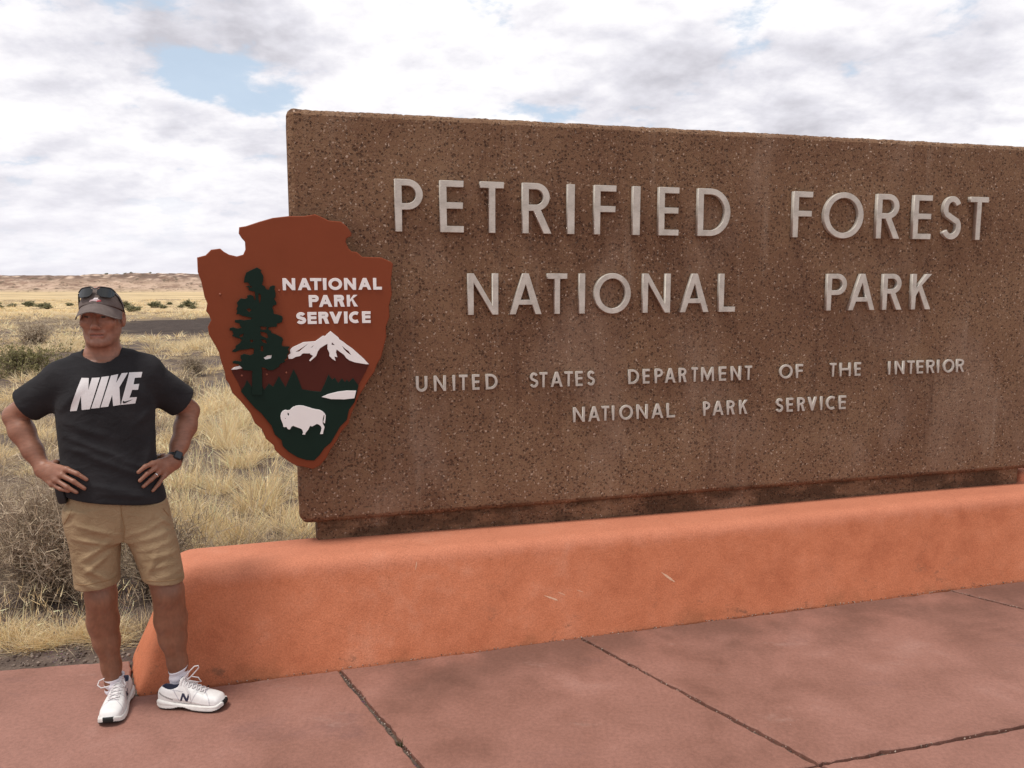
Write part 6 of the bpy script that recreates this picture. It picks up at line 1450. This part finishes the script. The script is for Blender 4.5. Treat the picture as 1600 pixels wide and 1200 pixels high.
FARM = [veg_mesh('green_shrub', v) for v in FAR]
for me in FARM: me.materials.append(VEG)
for px, yp, s in [(2, 481, 1.6), (30, 478, 0.9), (55, 476, 1.5), (78, 480, 1.2), (84, 482, 1.0), (118, 475, 0.9), (204, 480, 1.3), (213, 484, 1.2), (222, 483, 0.9), (249, 480, 1.5), (262, 481, 0.8), (273, 476, 0.8), (301, 479, 1.5), (290, 480, 0.7), (308, 481, 0.8)]:
    Yd = 1.654 / ((yp - 433) / 1300 - 0.012); Xd = (px - 800) / 1300 * Yd * 1.01
    o = bpy.data.objects.new('green_shrub', FARM[random.randrange(3)]); COL.objects.link(o)
    o.location = (Xd, Yd, float(ground_z(Xd, Yd))); o.scale = (s * 1.1, s * 1.1, s * 0.55); o.rotation_euler = (0, 0, random.uniform(0, 6))
    tag(o, 'small dark green shrub far out on the yellow plain below the mesa', 'shrub', 'dark green shrubs far out on the plain')
# scrub on the mesa rim
for px, s in [(137, 2.0), (157, 2.4), (172, 2.0), (187, 2.0), (201, 1.8), (210, 2.0), (240, 1.4), (278, 2.2), (40, 1.6), (70, 1.3)]:
    Yd = 388 + random.uniform(-4, 4); Xd = (px - 800) / 1300 * Yd
    i = np.argmin((MX - Xd) ** 2 + (MY - Yd) ** 2); zz = MZ.ravel()[i]
    o = bpy.data.objects.new('rim_shrub', FARM[random.randrange(3)]); COL.objects.link(o)
    o.location = (Xd, Yd, zz - 0.1); o.scale = (s * 1.0, s * 1.0, s * 0.6)
    tag(o, 'tiny dark juniper on the rim of the distant mesa', 'shrub', 'junipers on the mesa rim')
# weed in the paving joint
wv = tuft(60, 0.018, 0.045, 1.0, 0.003, np.array([[0.07, 0.085, 0.03], [0.10, 0.11, 0.05], [0.18, 0.15, 0.08]]), 400, 4)
wd = link('weed', veg_mesh('weed', wv), VEG); wd.location = (-0.446, 3.132, -0.012); tag(wd, 'tiny green weed growing in the pavement joint', 'weed')

# loose stones at the edge of the paving
rng = np.random.default_rng(5)
ico = bmesh.new(); bmesh.ops.create_icosphere(ico, subdivisions=1, radius=1.0)
iV = np.array([v.co[:] for v in ico.verts]); iF = np.array([[v.index for v in f.verts] for f in ico.faces]); ico.free()
sV_, sF_, sC_ = [], [], []; o_ = 0
for k in range(1500):
    if k < 800: x = rng.uniform(-4.2, -1.9); y = 3.90 + 0.16 * (x + 1.85) + abs(rng.normal(0, 0.22))
    else: y = rng.uniform(4.2, 10); x = y * rng.uniform(-0.8, -0.2)
    if x > -1.9 and y < 5.2: continue
    s = rng.uniform(0.003, 0.011) * (1 if k < 800 else 1.5)
    V = iV * s * rng.uniform(0.6, 1.2, 3) * (1 + 0.15 * rng.normal(size=(len(iV), 1)))
    V = V + np.array([x, y, float(ground_z(x, y)) + s * 0.3]); sV_.append(V); sF_.append(iF + o_); o_ += len(V)
    sC_.append(np.tile(np.array([[0.14, 0.105, 0.085], [0.21, 0.165, 0.135], [0.10, 0.072, 0.06], [0.28, 0.22, 0.18]])[rng.integers(0, 4)], (len(V), 1)))
for k in range(700):
    q_ = rng.uniform(0, 1)
    if q_ < 0.5:
        al_ = rng.uniform(-0.0, 5.4); x, y = -1.665 + 0.9593 * al_, 3.52 + 0.2823 * al_; off = abs(rng.normal(0, 0.010)) + 0.002; x += 0.2823 * off; y -= 0.9593 * off
    else:
        a_, b2_ = [((-0.823, 3.752), (-0.127, 2.596)), ((0.346, 4.113), (1.175, 2.971)), ((1.175, 2.971), (3.665, 3.688)), ((2.606, 4.765), (3.665, 3.688))][rng.integers(0, 4)]
        t_ = rng.uniform(0, 1); x = a_[0] + (b2_[0] - a_[0]) * t_ + rng.normal(0, 0.006); y = a_[1] + (b2_[1] - a_[1]) * t_ + rng.normal(0, 0.006)
    s = rng.uniform(0.0015, 0.0042); V = iV * s * rng.uniform(0.6, 1.2, 3) * (1 + 0.15 * rng.normal(size=(len(iV), 1)))
    V = V + np.array([x, y, 0.0005 if q_ < 0.5 else -0.004]); sV_.append(V); sF_.append(iF + o_); o_ += len(V)
    sC_.append(np.tile(np.array([[0.16, 0.10, 0.08], [0.30, 0.20, 0.16], [0.09, 0.06, 0.05], [0.42, 0.33, 0.27]])[rng.integers(0, 4)], (len(V), 1)))
gravel = link('gravel', mesh_np('gravel', np.concatenate(sV_), np.concatenate(sF_), np.concatenate(sC_)), attr_mat('stone', 0.9, 0)); tag(gravel, kind='stuff')
